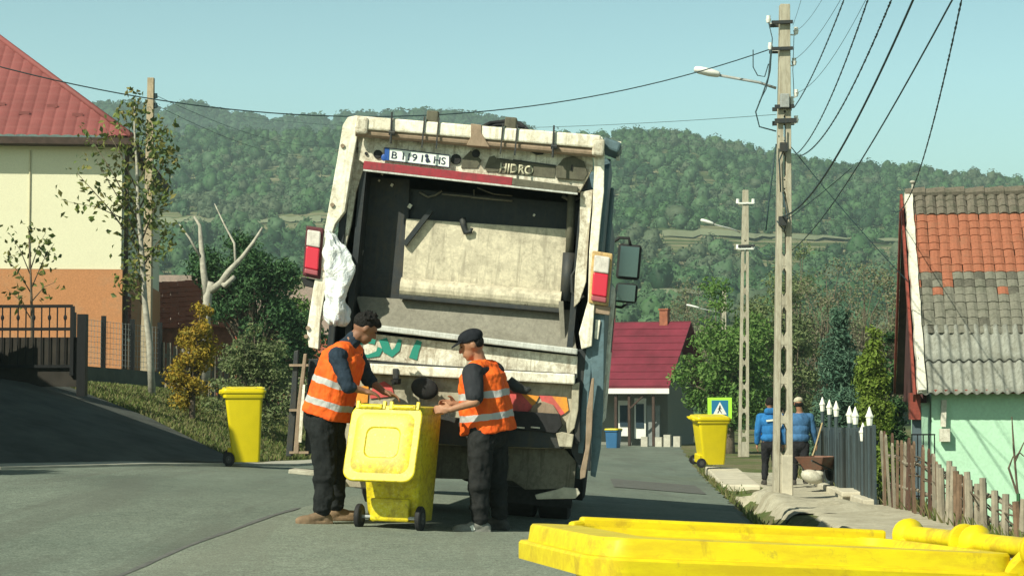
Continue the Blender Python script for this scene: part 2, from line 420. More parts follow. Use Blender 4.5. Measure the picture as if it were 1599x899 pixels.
# rough concrete mounds next to the pole
def fbm0(x, y): return mnoise.fractal(Vector((x * 2.2, y * 2.2, 3)), 1, 2, 4)
V = []; Q = []
def mound_h(x, y): return .07 * math.exp(-(((x - 4.0) / .55) ** 2 + ((y - 28.4) / 1.7) ** 2)) + .10 * math.exp(-(((x - 4.35) / .4) ** 2 + ((y - 25.6) / 1.0) ** 2))
nx, ny = 30, 60
for j in range(ny + 1):
    for i in range(nx + 1):
        x = 3.0 + 2.2 * i / nx; y = 23.5 + 8 * j / ny; h = mound_h(x, y); V.append((x, y, G(x, y) - .03 + h * (1 + .5 * fbm0(x, y)) + .02 * fbm0(x * 2, y * 2) + (.05 if x > redge(y) + .6 else 0)))
for j in range(ny):
    for i in range(nx): a = j * (nx + 1) + i; Q.append((a, a + 1, a + nx + 2, a + nx + 1))
tag(npmesh('mound', V, Q, fm, smooth=True), kind='structure')

# ------------------------------------------------------------ far land and hills
NEARR = [(-600, 330), (-200, 280), (0, 250), (170, 232), (300, 205), (420, 212), (520, 205), (620, 205), (720, 205), (800, 214), (870, 218), (940, 214), (1000, 208), (1050, 208), (1100, 217), (1160, 232), (1220, 246), (1280, 256), (1340, 263), (1400, 262), (1460, 268), (1520, 275), (1600, 287), (1900, 300), (2400, 330)]
FARR = [(-600, 200), (0, 180), (130, 168), (190, 168), (260, 172), (300, 170), (345, 180), (400, 190), (440, 193), (500, 190), (560, 186), (620, 184), (680, 182), (730, 184), (790, 197), (860, 222), (940, 250), (1100, 300), (2400, 380)]
def fbm(x, y, s=1, o=4, z=0): return mnoise.fractal(Vector((x * s, y * s, z)), 1, 2, o)
def near_hill(x, y):
    px = 799.5 + x / y * F; H = (614 - interp(px, NEARR)) / F * 720 + 1.1
    t = max(0, min(1, (y - 190) / 530)); prof = t ** 1.35
    if y > 720: prof = max(-.2, 1 - ((y - 720) / 260) ** 2)
    h = -1.5 + (H + 1.5) * prof
    return h + (fbm(x, y, .008) * 9 + fbm(x, y, .025) * 2) * (t * (1 - t) * 3.2 if y < 720 else .0)
def far_hill(x, y):
    px = 799.5 + x / y * F; H = (614 - interp(px, FARR)) / F * 1250 + 1.1
    t = max(0, min(1, (y - 850) / 400)); prof = t ** 1.2
    if y > 1250: prof = max(-.2, 1 - ((y - 1250) / 300) ** 2)
    return -10 + (H + 10) * prof
fieldm = mat('far_fields', (.1, .12, .05), .95, spec=.05); v = coords(fieldm)
n1 = noise_n(fieldm, coords(fieldm, (.008, .03, 1)), 1, 3, .5); n2 = noise_n(fieldm, v, .25, 6, .7)
c = ramp(fieldm, n1, [(.40, (.06, .085, .04)), (.50, (.09, .12, .05)), (.56, (.26, .23, .15)), (.62, (.08, .11, .05))]); c = mix(fieldm, 1, c, ramp(fieldm, n2, [(.3, .7), (.7, 1.2)]), 'MULTIPLY'); setc(fieldm, c)
xs2 = [float(x) for x in np.arange(-420, 421, 12)]; ys2 = [float(y) for y in np.arange(118, 1001, 12)]
def near_fn(x, y):
    if y < 190: return -1.6
    return near_hill(x, y)
grid_mesh('hillside', xs2, ys2, near_fn, fieldm)
xs3 = [float(x) for x in np.arange(-700, 701, 25)]; ys3 = [float(y) for y in np.arange(840, 1560, 25)]
grid_mesh('far_hill', xs3, ys3, far_hill, fieldm)
# flat country round everything, out to the horizon
mb = MB(); S = 5000
for (a, b, c_, d_) in ((-S, -S, X0 + .5, S), (X1 - .5, -S, S, S), (X0 + .4, -S, X1 - .4, Y0 + .5), (X0 + .4, Y1 - .6, X1 - .4, S)):
    mb.add([(a, b, -1.75), (c_, b, -1.75), (c_, d_, -1.75), (a, d_, -1.75)], [(0, 1, 2, 3)])
tag(mb.build('terrain', fieldm), kind='structure')

def cards(centers, normals, size, aspect=.8, jitter=.6, local=None):
    """leaf-shaped quads: numpy arrays in, (verts, quads) out"""
    n = len(centers); nm = normals + rng.normal(0, jitter, (n, 3)); nm /= np.linalg.norm(nm, axis=1)[:, None] + 1e-9
    t = rng.normal(0, 1, (n, 3)); t -= nm * (t * nm).sum(1)[:, None]; t /= np.linalg.norm(t, axis=1)[:, None] + 1e-9
    b = np.cross(nm, t); s = np.asarray(size).reshape(-1, 1) * np.ones((n, 1)) * rng.uniform(.6, 1.3, (n, 1)) / 2
    fold = nm * s * .25
    q = np.stack([centers - t * s, centers - b * s * aspect * .6 + fold, centers + t * s, centers + b * s * aspect * .6 + fold], 1)
    return q.reshape(-1, 3), np.arange(4 * n).reshape(-1, 4)
def shell_pts(n, inner=.6):
    d = rng.normal(0, 1, (n, 3)); d /= np.linalg.norm(d, axis=1)[:, None]
    r = rng.uniform(inner, 1, (n, 1)) ; return d * r, d

fw = leafmat('forest_leaves', [(.030, .062, .024), (.045, .085, .030), (.065, .105, .038), (.085, .115, .05), (.04, .07, .035)], .15)
def per_tree_tone(m):
    pass
def ico(sub=1):
    bm = bmesh.new(); bmesh.ops.create_icosphere(bm, subdivisions=sub, radius=1)
    v = np.array([tuple(p.co) for p in bm.verts]); f = np.array([[q.index for q in g.verts] for g in bm.faces]); bm.free(); return v, f
ICO = ico(2)
def forest(name, spots, label, m, cardn=46, csize=1.5):
    """rounded uneven crowns, each a lumpy core with loose leaf clumps standing off it"""
    V0, F0 = ICO; V0q = np.concatenate([F0, F0[:, 2:3]], 1); n0 = len(V0)
    VV = []; QQ = []; off = 0; C = []; N = []
    sc = csize
    for (x, y, z, r, hh) in spots:
        lump = 1 + rng.normal(0, .17, (n0, 1)); q = V0 * lump * np.array([r, r, hh]) * .76 + np.array([x, y, z + hh * .55])
        VV.append(q); QQ.append(F0 + off); off += n0
        p, d = shell_pts(cardn, .86); keep = d[:, 2] > -.35; p = p[keep]; d = d[keep]
        C.append(p * 1.04 * np.array([r, r, hh]) + np.array([x, y, z + hh * .55])); N.append(d)
    C = np.concatenate(C); N = np.concatenate(N)
    V, Q = cards(C, N, csize, 1.0, .3)
    T = np.concatenate([Q[:, [0, 1, 2]], Q[:, [0, 2, 3]]]) + off
    o = npmesh(name, np.concatenate(VV + [V]), np.concatenate(QQ + [T]), m); nc = sum(len(q) for q in QQ); o.data.polygons.foreach_set('use_smooth', np.arange(len(o.data.polygons)) < nc); tag(o, label, 'forest', kind='stuff'); return o
fw2 = [leafmat('forest_leaves_%d' % i, c, .12) for i, c in enumerate([
    [(.016, .05, .022), (.026, .068, .03), (.036, .085, .036)], [(.034, .085, .034), (.045, .108, .042), (.06, .13, .05)],
    [(.06, .12, .055), (.075, .145, .065), (.07, .13, .068)], [(.075, .105, .062), (.09, .12, .072), (.065, .10, .058)]])]
spots = [[], [], [], []]
TRK = [(1035, 1420, 371), (985, 1112, 461), (200, 500, 347), (930, 1000, 430)]
def solve_y(px, py):
    for yy in np.arange(150, 700, 4.0):
        x = (px - 799.5) / F * yy
        if 614 - (near_fn(x, yy) - CAMZ) / yy * F <= py: return float(yy)
    return None
TY = []
for (a, b, py) in TRK:
    V = []; Q = []
    for px in np.arange(a, b + 1, 12):
        p_ = py + 2 * math.sin(px * .01) + (px - a) * .006; yy = solve_y(px, p_)
        if yy is None: continue
        for k in (-1, 1):
            q = yy + k * 3; V.append(((px - 799.5) / F * q, q, near_fn((px - 799.5) / F * q, q) + .35))
        TY.append((px, yy))
        if len(V) > 2: m_ = len(V); Q.append((m_ - 4, m_ - 3, m_ - 1, m_ - 2))
    if Q: tag(npmesh('field_track', V, Q, flat('pale_field', (.19, .21, .13), .15, .05)), kind='structure')
def blocked(px, yy, r): return any(abs(px - a) < 8 and -16 < yy - b < 5 for a, b in TY)
y = 300.
while y < 735:
    step = 3.3 + (y - 300) * .0035
    halfw = y * .29
    x = -halfw
    while x < halfw:
        xx = x + rng.uniform(-2.6, 2.6); yy = y + rng.uniform(-4, 4); px = 799.5 + xx / yy * F
        z = near_hill(xx, yy)
        if blocked(px, yy, 2): x += step; continue
        dens = fbm(xx, yy, .012, 3, 5)
        edge_ = y < 350 + 40 * math.sin(xx * .02)
        if not edge_ or dens > .05:
            kk = fbm(xx, yy, .02, 3, 9) + rng.normal(0, .22); ki = 0 if kk < -.25 else 1 if kk < .08 else 2 if kk < .42 else 3
            r = rng.uniform(1.1, 2.6) * (1.35 if rng.uniform() < .15 else 1); spots[ki].append((xx, yy, z - .5, r, r * rng.uniform(.9, 1.35)))
        x += step * rng.uniform(.8, 1.2)
    y += step * 1.25
for i, s_ in enumerate(spots):
    lab = ['dark green trees crowding the wooded hillside behind the village', 'mid green trees spread over the wooded hillside', 'pale fresh green trees on the wooded hillside', 'greyish budding trees scattered through the hillside wood'][i]
    forest('hillside_forest', s_, lab, fw2[i], 64, .85)
sp2 = []
for _ in range(2600):
    yy = rng.uniform(1090, 1262); xx = rng.uniform(-.3, .08) * yy; r = rng.uniform(3.5, 6); sp2.append((xx, yy, far_hill(xx, yy) - 1, r, r))
forest('ridge_forest', sp2, 'dark woodland along the farther ridge left of the lorry', fw2[0], 34, 3)
# scrub and orchards between the village and the hill
sp3 = [[], []]
for _ in range(1500):
    yy = rng.uniform(135, 330); xx = rng.uniform(-.3, .3) * yy; z = near_fn(xx, yy)
    if fbm(xx, yy * .4, .03, 3, 3) < -.02 or blocked(799.5 + xx / yy * F, yy, 2): continue
    r = rng.uniform(1.4, 3.2) * (1 if yy > 180 else .8)
    if rng.uniform() < .22: r *= 1.4
    sp3[int(rng.uniform() < .4)].append((xx, yy, z - .6, r, r * rng.uniform(.9, 1.3)))
forest('village_scrub', sp3[0], 'green bushes and trees on the flat land before the hill', fw2[1], 150, .62)
forest('orchard_scrub', sp3[1], 'grey green budding scrub on the flat land before the hill', fw2[3], 150, .55)

# ------------------------------------------------------------ trees and shrubs
LM = {
 'lush': leafmat('lush_leaves', [(.07, .15, .03), (.10, .20, .045), (.13, .24, .055), (.17, .27, .08)]),
 'dark': leafmat('dark_leaves', [(.03, .08, .03), (.045, .105, .04), (.065, .135, .05)], .15),
 'olive': leafmat('olive_leaves', [(.12, .17, .065), (.17, .215, .09), (.21, .25, .12)]),
 'rust': leafmat('autumn_leaves', [(.32, .24, .03), (.42, .30, .035), (.24, .22, .035), (.46, .29, .04)]),
 'blue': leafmat('bluish_needles', [(.05, .11, .075), (.08, .15, .10), (.10, .18, .12)], .1),
 'thuja': leafmat('thuja_scales', [(.10, .16, .02), (.14, .21, .03), (.18, .25, .045)], .15),
 'twig': leafmat('budding_twigs', [(.17, .16, .10), (.21, .19, .13), (.14, .17, .08)], .1),
 'sap': leafmat('young_leaves', [(.12, .17, .04), (.17, .20, .055), (.22, .19, .06), (.08, .12, .04)]),
}
def tree(name, label, base, env, n_leaf, lsize, leafm, trunk_r=.1, clumps=26, crad=.28, barkm=None, group=None, cat='tree', limbs=True, inner=.35, trunk_top=.6, aspect=.8):
    """env: list of ellipsoids (cx, cy, cz, rx, ry, rz) relative to the base; leaves gather in clumps inside them"""
    root = empty(name, base, (0, 0, 0), label, cat, group)
    vol = np.array([e[3] * e[4] * e[5] for e in env]); pr = vol ** .5; pr = pr / pr.sum()
    cl = []
    for _ in range(clumps):
        e = env[rng.choice(len(env), p=pr)]; p, d = shell_pts(1, inner); p = p[0]
        cl.append((np.array(e[:3]) + p * np.array(e[3:]) * .86, min(e[3:]) * crad * rng.uniform(.7, 1.5)))
    top = max(e[2] for e in env)
    th = trunk_top * top
    mb = MB(); tp = [Vector((0, 0, -.25))]; 
    for i in range(1, 6): tp.append(Vector((rng.normal(0, .03) * th * .3, rng.normal(0, .03) * th * .3, th * i / 5)))
    mb.tube(tp, [trunk_r * (1.25 - .13 * i) for i in range(6)], 8)
    tr = mb.build('trunk', barkm or M['bark'], root, smooth=True)
    if limbs:
        mb = MB()
        for c, r in cl:
            s = tp[rng.integers(2, 6)]; e = Vector(c); mid = (s + e) / 2 + Vector((rng.normal(0, .08), rng.normal(0, .08), .1)) * (e - s).length * .6
            mb.tube([s, mid, e], [trunk_r * .42, trunk_r * .26, trunk_r * .08], 5)
        mb.build('limbs', barkm or M['bark'], root, smooth=True)
    C = []; N = []; w = np.array([r ** 2 for c, r in cl]); w = w / w.sum() * n_leaf
    for (c, r), k in zip(cl, w):
        p, d = shell_pts(int(k), .25); C.append(p * r * np.array([1.15, 1.15, .85]) + c); N.append(d)
    C = np.concatenate(C); N = np.concatenate(N)
    V, Q = cards(C, N, lsize, aspect, .8)
    npmesh('foliage', V, Q, leafm, root)
    return root
def gb(px, Y, dz=0):                    # point on the ground below photo column px at distance Y
    x = (px - 799.5) / F * Y; return Vector((x, Y, G(x, Y) + dz))
def hgt(py, Y, z0): return (614 - py) / F * Y * 1.0 + CAMZ - z0   # height above z0 of photo row py at distance Y

# big fresh tree beside the road, right of the burgundy roof
b = gb(1140, 66); T = hgt(415, 66, b.z)
tree('leafy_tree', 'large fresh green tree behind the farther lattice pole', b, [(0, 0, T * .55, 1.7, 1.7, T * .42), (.9, .3, T * .48, 1.3, 1.3, T * .36), (-1.0, 0, T * .36, 1.0, 1.1, T * .24), (-.3, -.4, T * .22, 1.3, 1.0, T * .16)], 15000, .17, LM['lush'], .14, 70, .34)
b = gb(1218, 70); T = hgt(395, 70, b.z)
tree('leafy_tree', 'olive green tree behind the nearer lattice pole', b, [(0, 0, T * .6, 1.8, 1.6, T * .38), (.6, 0, T * .3, 1.5, 1.3, T * .3)], 9000, .16, LM['olive'], .13, 54, .33)
b = gb(1310, 41); T = hgt(455, 41, b.z)
tree('conifer', 'bluish green conifer behind the fence with white finials', b, [(0, 0, T * .22, .62, .62, T * .16), (.04, 0, T * .40, .54, .54, T * .16), (0, 0, T * .58, .42, .42, T * .15), (0, 0, T * .72, .33, .33, T * .15), (0, 0, T * .86, .22, .22, T * .13)], 30000, .13, LM['blue'], .05, 150, .62, trunk_top=.9, inner=.1, aspect=.5, limbs=False)
b = gb(1362, 35.5); T = hgt(488, 35.5, b.z)
tree('thuja', 'slim yellow green thuja beside the green house', b, [(0, 0, T * .22, .34, .34, T * .2), (0, 0, T * .45, .32, .32, T * .2), (0, 0, T * .66, .25, .25, T * .2), (.02, 0, T * .85, .15, .15, T * .15)], 20000, .085, LM['thuja'], .05, 120, .6, trunk_top=.95, inner=.2, limbs=False)
b = gb(1388, 37.5); T = hgt(495, 37.5, b.z)
tree('thuja', 'dark thuja tucked against the gable of the green house', b, [(0, 0, T * .3, .48, .48, T * .3), (0, 0, T * .62, .36, .36, T * .3), (0, 0, T * .85, .2, .2, T * .18)], 16000, .09, LM['dark'], .05, 50, .45, trunk_top=.9, inner=.2, limbs=False)
for i, (px, Y, top, w, lm, lab) in enumerate([
    (1290, 75, 372, 2.0, 'twig', 'bare budding tree right of the nearer lattice pole'),
    (1350, 82, 350, 2.3, 'twig', 'tall bare budding tree between pole and green house'),
    (1400, 64, 400, 1.6, 'twig', 'greyish budding tree just left of the tiled roof'),
    (1245, 88, 360, 2.2, 'olive', 'thin leafed tree far behind the nearer lattice pole'),
    (1080, 105, 405, 2.6, 'twig', 'yellowish budding tree beyond the burgundy roof')]):
    b = gb(px, Y); T = hgt(top, Y, b.z)
    tree('budding_tree', lab, b, [(0, 0, T * .62, w * .8, w * .8, T * .36), (.3 * w, 0, T * .4, w * .7, w * .7, T * .3), (-.4 * w, 0, T * .36, w * .6, w * .6, T * .26)], 5200, .13, LM[lm], .11, 60, .3)
# left side shrubs and trees
b = gb(302, 33.5); T = hgt(470, 33.5, b.z)
tree('autumn_shrub', 'rust and yellow shrub left of the green bush', b, [(0, 0, T * .55, .44, .42, T * .42), (.08, 0, T * .8, .3, .3, T * .2), (-.1, 0, T * .3, .36, .36, T * .25)], 5200, .075, LM['rust'], .05, 44, .42, cat='shrub', trunk_top=.5)
b = gb(398, 35.5); T = hgt(488, 35.5, b.z)
tree('round_bush', 'wide grey green bush behind the yellow bin on the left', b, [(-.3, 0, T * .5, .75, .6, T * .46), (.35, 0, T * .45, .8, .6, T * .42)], 8500, .085, LM['olive'], .06, 60, .36, cat='shrub', trunk_top=.3)
b = gb(400, 52); T = hgt(335, 52, b.z)
tree('dark_tree', 'dense dark green tree left of the lorry', b, [(0, 0, T * .6, 1.35, 1.2, T * .36), (.9, 0, T * .42, 1.1, 1.0, T * .36), (-1.0, .2, T * .62, 1.2, 1.0, T * .3)], 15000, .14, LM['dark'], .14, 70, .34)
b = gb(452, 56); T = hgt(400, 56, b.z)
tree('leafy_tree', 'mid green tree half hidden behind the lorry', b, [(0, 0, T * .5, 1.0, 1.0, T * .45)], 6500, .13, LM['lush'], .1, 40, .36)
# pollarded pale tree
root = empty('pollarded_tree', gb(322, 42), (0, 0, 0), 'pale bare pollarded tree with stubby cut limbs', 'tree')
bz = root.location
def rel(px, py, Y): return at(px, py, Y) - bz
mb = MB(); mb.tube([rel(322, 560, 42) + Vector((0, 0, -.5)), rel(322, 500, 42), rel(324, 462, 42), rel(330, 440, 42)], [.10, .095, .10, .08], 9)
mb.build('trunk', M['pale_bark'], root, smooth=True)
mb = MB()
mb.tube([rel(324, 470, 42), rel(318, 425, 42), rel(314, 380, 42.1), rel(312, 352, 42.2), rel(303, 338, 42.2)], [.085, .07, .055, .04, .02], 8)
mb.tube([rel(328, 455, 42), rel(345, 442, 41.9), rel(356, 425, 41.8), rel(378, 402, 41.7), rel(396, 378, 41.7), rel(410, 355, 41.7)], [.085, .08, .07, .05, .04, .022], 8)
mb.tube([rel(345, 440, 42), rel(352, 446, 41.8), rel(366, 432, 41.7)], [.07, .065, .05], 8)
mb.tube([rel(368, 412, 42), rel(366, 380, 42.2), rel(350, 350, 42.3), rel(335, 318, 42.4)], [.035, .028, .02, .01], 6)
mb.tube([rel(312, 400, 42), rel(296, 372, 42), rel(280, 350, 42)], [.035, .025, .01], 6)
mb.build('limbs', M['pale_bark'], root, smooth=True)
# slender sapling in front of the cream house
root = empty('slender_tree', gb(238, 37), (0, 0, 0), 'slender young tree with sparse leaves before the cream house', 'tree'); bz = root.location
mb = MB(); tr = [(238, 600), (234, 540), (226, 470), (222, 400), (216, 330), (214, 260), (210, 205), (210, 155)]
mb.tube([rel(x, y, 37) + Vector((0, 0, -.3 if i == 0 else 0)) for i, (x, y) in enumerate(tr)], [.075, .065, .055, .05, .04, .03, .02, .01], 8)
mb.build('trunk', M['pale_bark'], root, smooth=True)
mb = MB(); C = []
def twig(p, q, r0, nleaf, spread=.2):
    a = rel(*p); e = rel(*q); m_ = (a + e) / 2 + Vector((0, 0, .08)); mb.tube([a, m_, e], [r0, r0 * .6, r0 * .25], 5)
    for _ in range(nleaf):
        t = rng.uniform(.3, 1.08); C.append(a + (e - a) * t + Vector(rng.normal(0, spread, 3)))
for p, q, r0, nl in [((221, 395, 37), (120, 270, 36.6), .022, 50), ((222, 385, 37), (150, 250, 36.8), .02, 55), ((200, 345, 37), (105, 315, 36.7), .014, 26), ((218, 350, 37), (135, 205, 37), .018, 40),
                     ((215, 300, 37), (165, 200, 37.2), .016, 60), ((214, 290, 37), (262, 195, 37), .018, 110), ((216, 330, 37), (265, 240, 37), .02, 130), ((212, 240, 37), (190, 170, 37), .012, 60),
                     ((210, 205, 37), (212, 150, 37), .01, 60), ((220, 380, 37), (255, 300, 37), .02, 130), ((222, 420, 37), (262, 360, 37), .018, 90), ((218, 350, 37), (195, 290, 37), .018, 120),
                     ((214, 260, 37), (232, 190, 37.3), .016, 90), ((226, 470, 37), (205, 400, 37), .016, 80), ((226, 480, 37), (190, 440, 37), .014, 50), ((224, 440, 37), (200, 345, 37.2), .014, 90)]:
    twig(p, q, r0, nl, .13)
mb.build('limbs', M['bark'], root, smooth=True)
C = np.array([tuple(c) for c in C]); V, Q = cards(C, rng.normal(0, 1, C.shape), .14, .95, .5); npmesh('foliage', V, Q, LM['sap'], root)
# small sapling at the frame's left
root = empty('small_sapling', gb(52, 33), (0, 0, 0), 'small sapling with fresh green leaves at the left gate', 'tree'); bz = root.location
mb = MB(); C = []; mb.tube([Vector((0, 0, -.2)), rel(50, 500, 33), rel(48, 430, 33), rel(45, 360, 33)], [.04, .03, .02, .01], 6)
for p, q, n_ in [((50, 460, 33), (5, 400, 33), 26), ((49, 450, 33), (85, 380, 33), 30), ((48, 430, 33), (15, 365, 33), 26), ((48, 420, 33), (72, 362, 33), 26), ((50, 470, 33), (88, 440, 33), 14), ((47, 400, 33), (45, 352, 33), 24), ((50, 500, 33), (10, 450, 33), 16)]:
    twig(p, q, .012, n_, .1)
mb.build('limbs', M['bark'], root, smooth=True)
C = np.array([tuple(c) for c in C]); V, Q = cards(C, rng.normal(0, 1, C.shape), .13, .95, .5); npmesh('foliage', V, Q, LM['sap'], root)
# grass
def grass(name, n, region, label, m, h=.12):
    P_ = []
    while len(P_) < n:
        x, y = region()
        P_.append((x, y, G(x, y)))
    P_ = np.array(P_); k = len(P_); a = rng.uniform(0, 6.28, k); hh = h * rng.uniform(.4, 1.4, k); w = .012 + .008 * rng.random(k)
    t = np.stack([np.cos(a), np.sin(a), np.zeros(k)], 1) * w[:, None]; ln = np.stack([rng.normal(0, .35, k) * hh, rng.normal(0, .35, k) * hh, hh], 1)
    V = np.stack([P_ - t, P_ + t, P_ + t * .3 + ln, P_ - t * .3 + ln], 1).reshape(-1, 3)
    o = npmesh(name, V, np.arange(4 * k).reshape(-1, 4), m); tag(o, label, 'grass', kind='stuff')
gl = leafmat('grass_blades', [(.08, .12, .03), (.12, .16, .04), (.16, .17, .06), (.2, .18, .09)], .2)
def reg_left():
    while True:
        x = rng.uniform(-9, -2.6); y = rng.uniform(21, 44)
        dl = dleft(x, y)
        if dl > .75 and (y > float(np.interp(x, [-16, -9, -6, -4.0, -3.9], [35.5, 34.0, 31.5, 28.2, 20])) or (y < 24 and rng.uniform() < .02)): return x, y
grass('verge_grass', 60000, reg_left, 'short grass on the bank behind the left pavement', gl, .075)
def reg_right():
    y = rng.uniform(15, 46); return redge(y) + 2.15 + abs(rng.normal(0, .25)), y
grass('fence_grass', 5000, reg_right, 'tufts of grass along the foot of the right fence', gl, .14)
def reg_edge():
    y = rng.uniform(14, 60); return redge(y) + abs(rng.normal(0, .12)) + (.3 if rng.uniform() < .3 else .02), y
grass('ditch_grass', 1800, reg_edge, 'weeds growing in the ditch at the road edge', gl, .09)

# haze
hz = MB(); hz.box((0, 780, 80), (1700, 1620, 170)); ho = hz.build('haze', [], None); ho.location = (0, 0, 0)
hm = bpy.data.materials.new('haze'); hm.use_nodes = True; t_ = hm.node_tree; t_.nodes.remove(t_.nodes['Principled BSDF'])
pv = t_.nodes.new('ShaderNodeVolumePrincipled'); pv.inputs['Color'].default_value = (.74, .97, .97, 1); pv.inputs['Density'].default_value = .0005; pv.inputs['Anisotropy'].default_value = .2
t_.links.new(pv.outputs[0], t_.nodes['Material Output'].inputs['Volume']); ho.data.materials.append(hm); tag(ho, kind='stuff', label='thin bluish haze over the valley', cat='haze')

# ============================================================ BUILDINGS
def wallmat(name, col, var=.08, scale=1.2, rough=.9, g=.25, grime=(.3, .27, .2)):
    m = mat(name, col, rough, spec=.15); v = coords(m); n1 = noise_n(m, v, scale, 7, .65); n2 = noise_n(m, v, 25, 4)
    c = mix(m, ramp(m, n1, [(.5, 0), (.85, g * 2)]), col, grime); c = mix(m, 1, c, ramp(m, n2, [(.3, 1 - var), (.7, 1 + var)]), 'MULTIPLY'); setc(m, c); bump(m, n2, .25, .01); return m
M['cream'] = wallmat('cream_render', (.70, .67, .50), .05, .6, g=.08)
M['terracotta'] = wallmat('terracotta_render', (.46, .21, .10), .15, 1.5)
M['mint'] = wallmat('mint_render', (.42, .66, .49), .08, .8, g=.25, grime=(.28, .42, .3))
M['white'] = wallmat('white_paint', (.72, .72, .68), .06, 1)
M['burgundy'] = flat('burgundy_sheet', (.15, .018, .035), .3, 1.2, .6)
M['redboard'] = worn('red_board', (.24, .05, .035), (.1, .03, .02), (.3, .16, .1), .4, .2, 2)
M['dark_wood'] = flat('dark_wood', (.055, .035, .028), .4, 5, .8)
M['window'] = mat('window_glass', (.03, .05, .07), .08, spec=.6)
M['brick'] = flat('brick_red', (.28, .10, .06), .35, 6, .9)

# ---- cream house on the left
house = empty('cream_house', (at(205, 215, 50).x, 50.0, 2.0), (0, 0, R(5.5)), 'cream and terracotta two storey house under a maroon tiled roof', 'house')
o0 = house.location
EX, EY, EZ = at(205, 215, 50).x, 50.0, at(205, 215, 50).z    # eave corner
WX = at(192, 400, 50.5).x; WY = 50.55; BX = -24.0; BYd = 62.0
ZP = at(100, 421, 50.5).z
mb = MB(); mb.box(((WX + BX) / 2 - o0.x, (WY + BYd) / 2 - o0.y, (ZP + EZ + .02) / 2 - o0.z), (WX - BX, BYd - WY, EZ - ZP)); mb.build('wall', M['cream'], house)
mb = MB(); mb.box(((WX + BX) / 2 - o0.x, (WY + BYd) / 2 - o0.y, (.6 + ZP) / 2 - o0.z), (WX - BX + .08, BYd - WY + .08, ZP - .6)); mb.build('plinth', M['terracotta'], house)
mb = MB(); mb.cyl((at(52, 300, 50.5).x - o0.x, .53, EZ - .3 - o0.z), (at(52, 300, 50.5).x - o0.x, .53, ZP - o0.z), .022, .022, 8); mb.build('drainpipe', flat('pipe_cream', (.5, .46, .32), .1, 3), house)
mb = MB(); mb.box(((EX + BX) / 2 - o0.x, .0, EZ - .10 - o0.z), (EX - BX, .05, .18)); mb.box((EX - .03 - o0.x, 6.1, EZ - .10 - o0.z), (.05, 12, .18))
mb.build('fascia', M['dark_wood'], house)
mb = MB(); mb.box(((EX + BX) / 2 - o0.x - .05, 6.0, EZ - .17 - o0.z), (EX - BX - .1, 11.8, .03)); mb.build('soffit', M['dark_wood'], house)
mb = MB(); mb.tube([(EX - .12 - o0.x, .2, EZ - .15 - o0.z), (WX + .1 - o0.x, .8, EZ - .8 - o0.z), (WX + .1 - o0.x, .8, .8 - o0.z)], .06, 8); mb.build('downpipe', M['dark_wood'], house)
for wy, wz in ((2.2, EZ - 2.0), (5.5, EZ - 2.0), (2.2, ZP - 1.2)):
    mb = MB(); mb.box((WX + .02 - o0.x, wy, wz - o0.z), (.06, 1.1, 1.3)); w = mb.build('window', M['white'], house)
    mb = MB(); mb.box((WX + .05 - o0.x, wy, wz - o0.z), (.02, .95, 1.15)); mb.build('pane', M['window'], w)
# tiled hip roof: pressed steel tiles, every course stepped
tilem = flat('maroon_steel_tile', (.21, .062, .06), .14, 1.2, .7, .1)
PT = math.tan(R(38.6)); hl = 6.6
def hip(name, P0, U, Vd, Wd, hlen, mtl, parent, pitch, pw=.30, ph=.34, left_ext=0, clipL=True):
    """sloping face: P0 = lower corner of the hip, U unit along the eave away from it, Vd horizontal unit inwards"""
    V = []; Q = []; nu = int(Wd / .06); nv = int(hlen / .057)
    for j in range(nv + 1):
        for i in range(nu + 1):
            u = i * .06; v_ = j * .057
            s_ = v_ / ph; st = (1 - (s_ - math.floor(s_))) * .030
            rib = .026 * (abs(math.sin(math.pi * u / pw)) ** .6)
            h = v_ * pitch + st + rib
            V.append(P0 + U * max(u, v_) + Vd * v_ + Vector((0, 0, h)))
    for j in range(nv):
        for i in range(nu):
            if (i + 1) * .06 < j * .057: continue
            a = j * (nu + 1) + i; Q.append((a, a + 1, a + nu + 2, a + nu + 1))
    return npmesh(name, [tuple(p) for p in V], Q, mtl, parent)
C0 = Vector((EX, EY, EZ)) - o0
hip('roof', C0, Vector((-1, 0, 0)), Vector((0, 1, 0)), 13.5, 6.6, tilem, house, PT)
hip('roof', C0, Vector((0, 1, 0)), Vector((-1, 0, 0)), 13.0, 6.6, tilem, house, PT)
mb = MB(); mb.tube([C0 + Vector((-t, t, t * PT + .05)) for t in (0, 3, 6.6)], .085, 8); mb.tube([C0 + Vector((-6.6, 6.6, 6.6 * PT + .04)), C0 + Vector((-14, 6.6, 6.6 * PT + .04))], .085, 8)
mb.build('ridge_cap', tilem, house, smooth=True)
for px, py in ((14, 172), (54, 188), (94, 174), (135, 190)):
    p = at(px, py, 51.4); v_ = (p.z - EZ) / PT; p = Vector((p.x, EY + v_, EZ + v_ * PT + .07)) - o0
    mb = MB(); mb.box(p, (.28, .05, .09)); mb.bar(p + Vector((-.1, 0, -.03)), p + Vector((-.1, .12, .02)), .03, .03); mb.build('snow_guard', tilem, house)

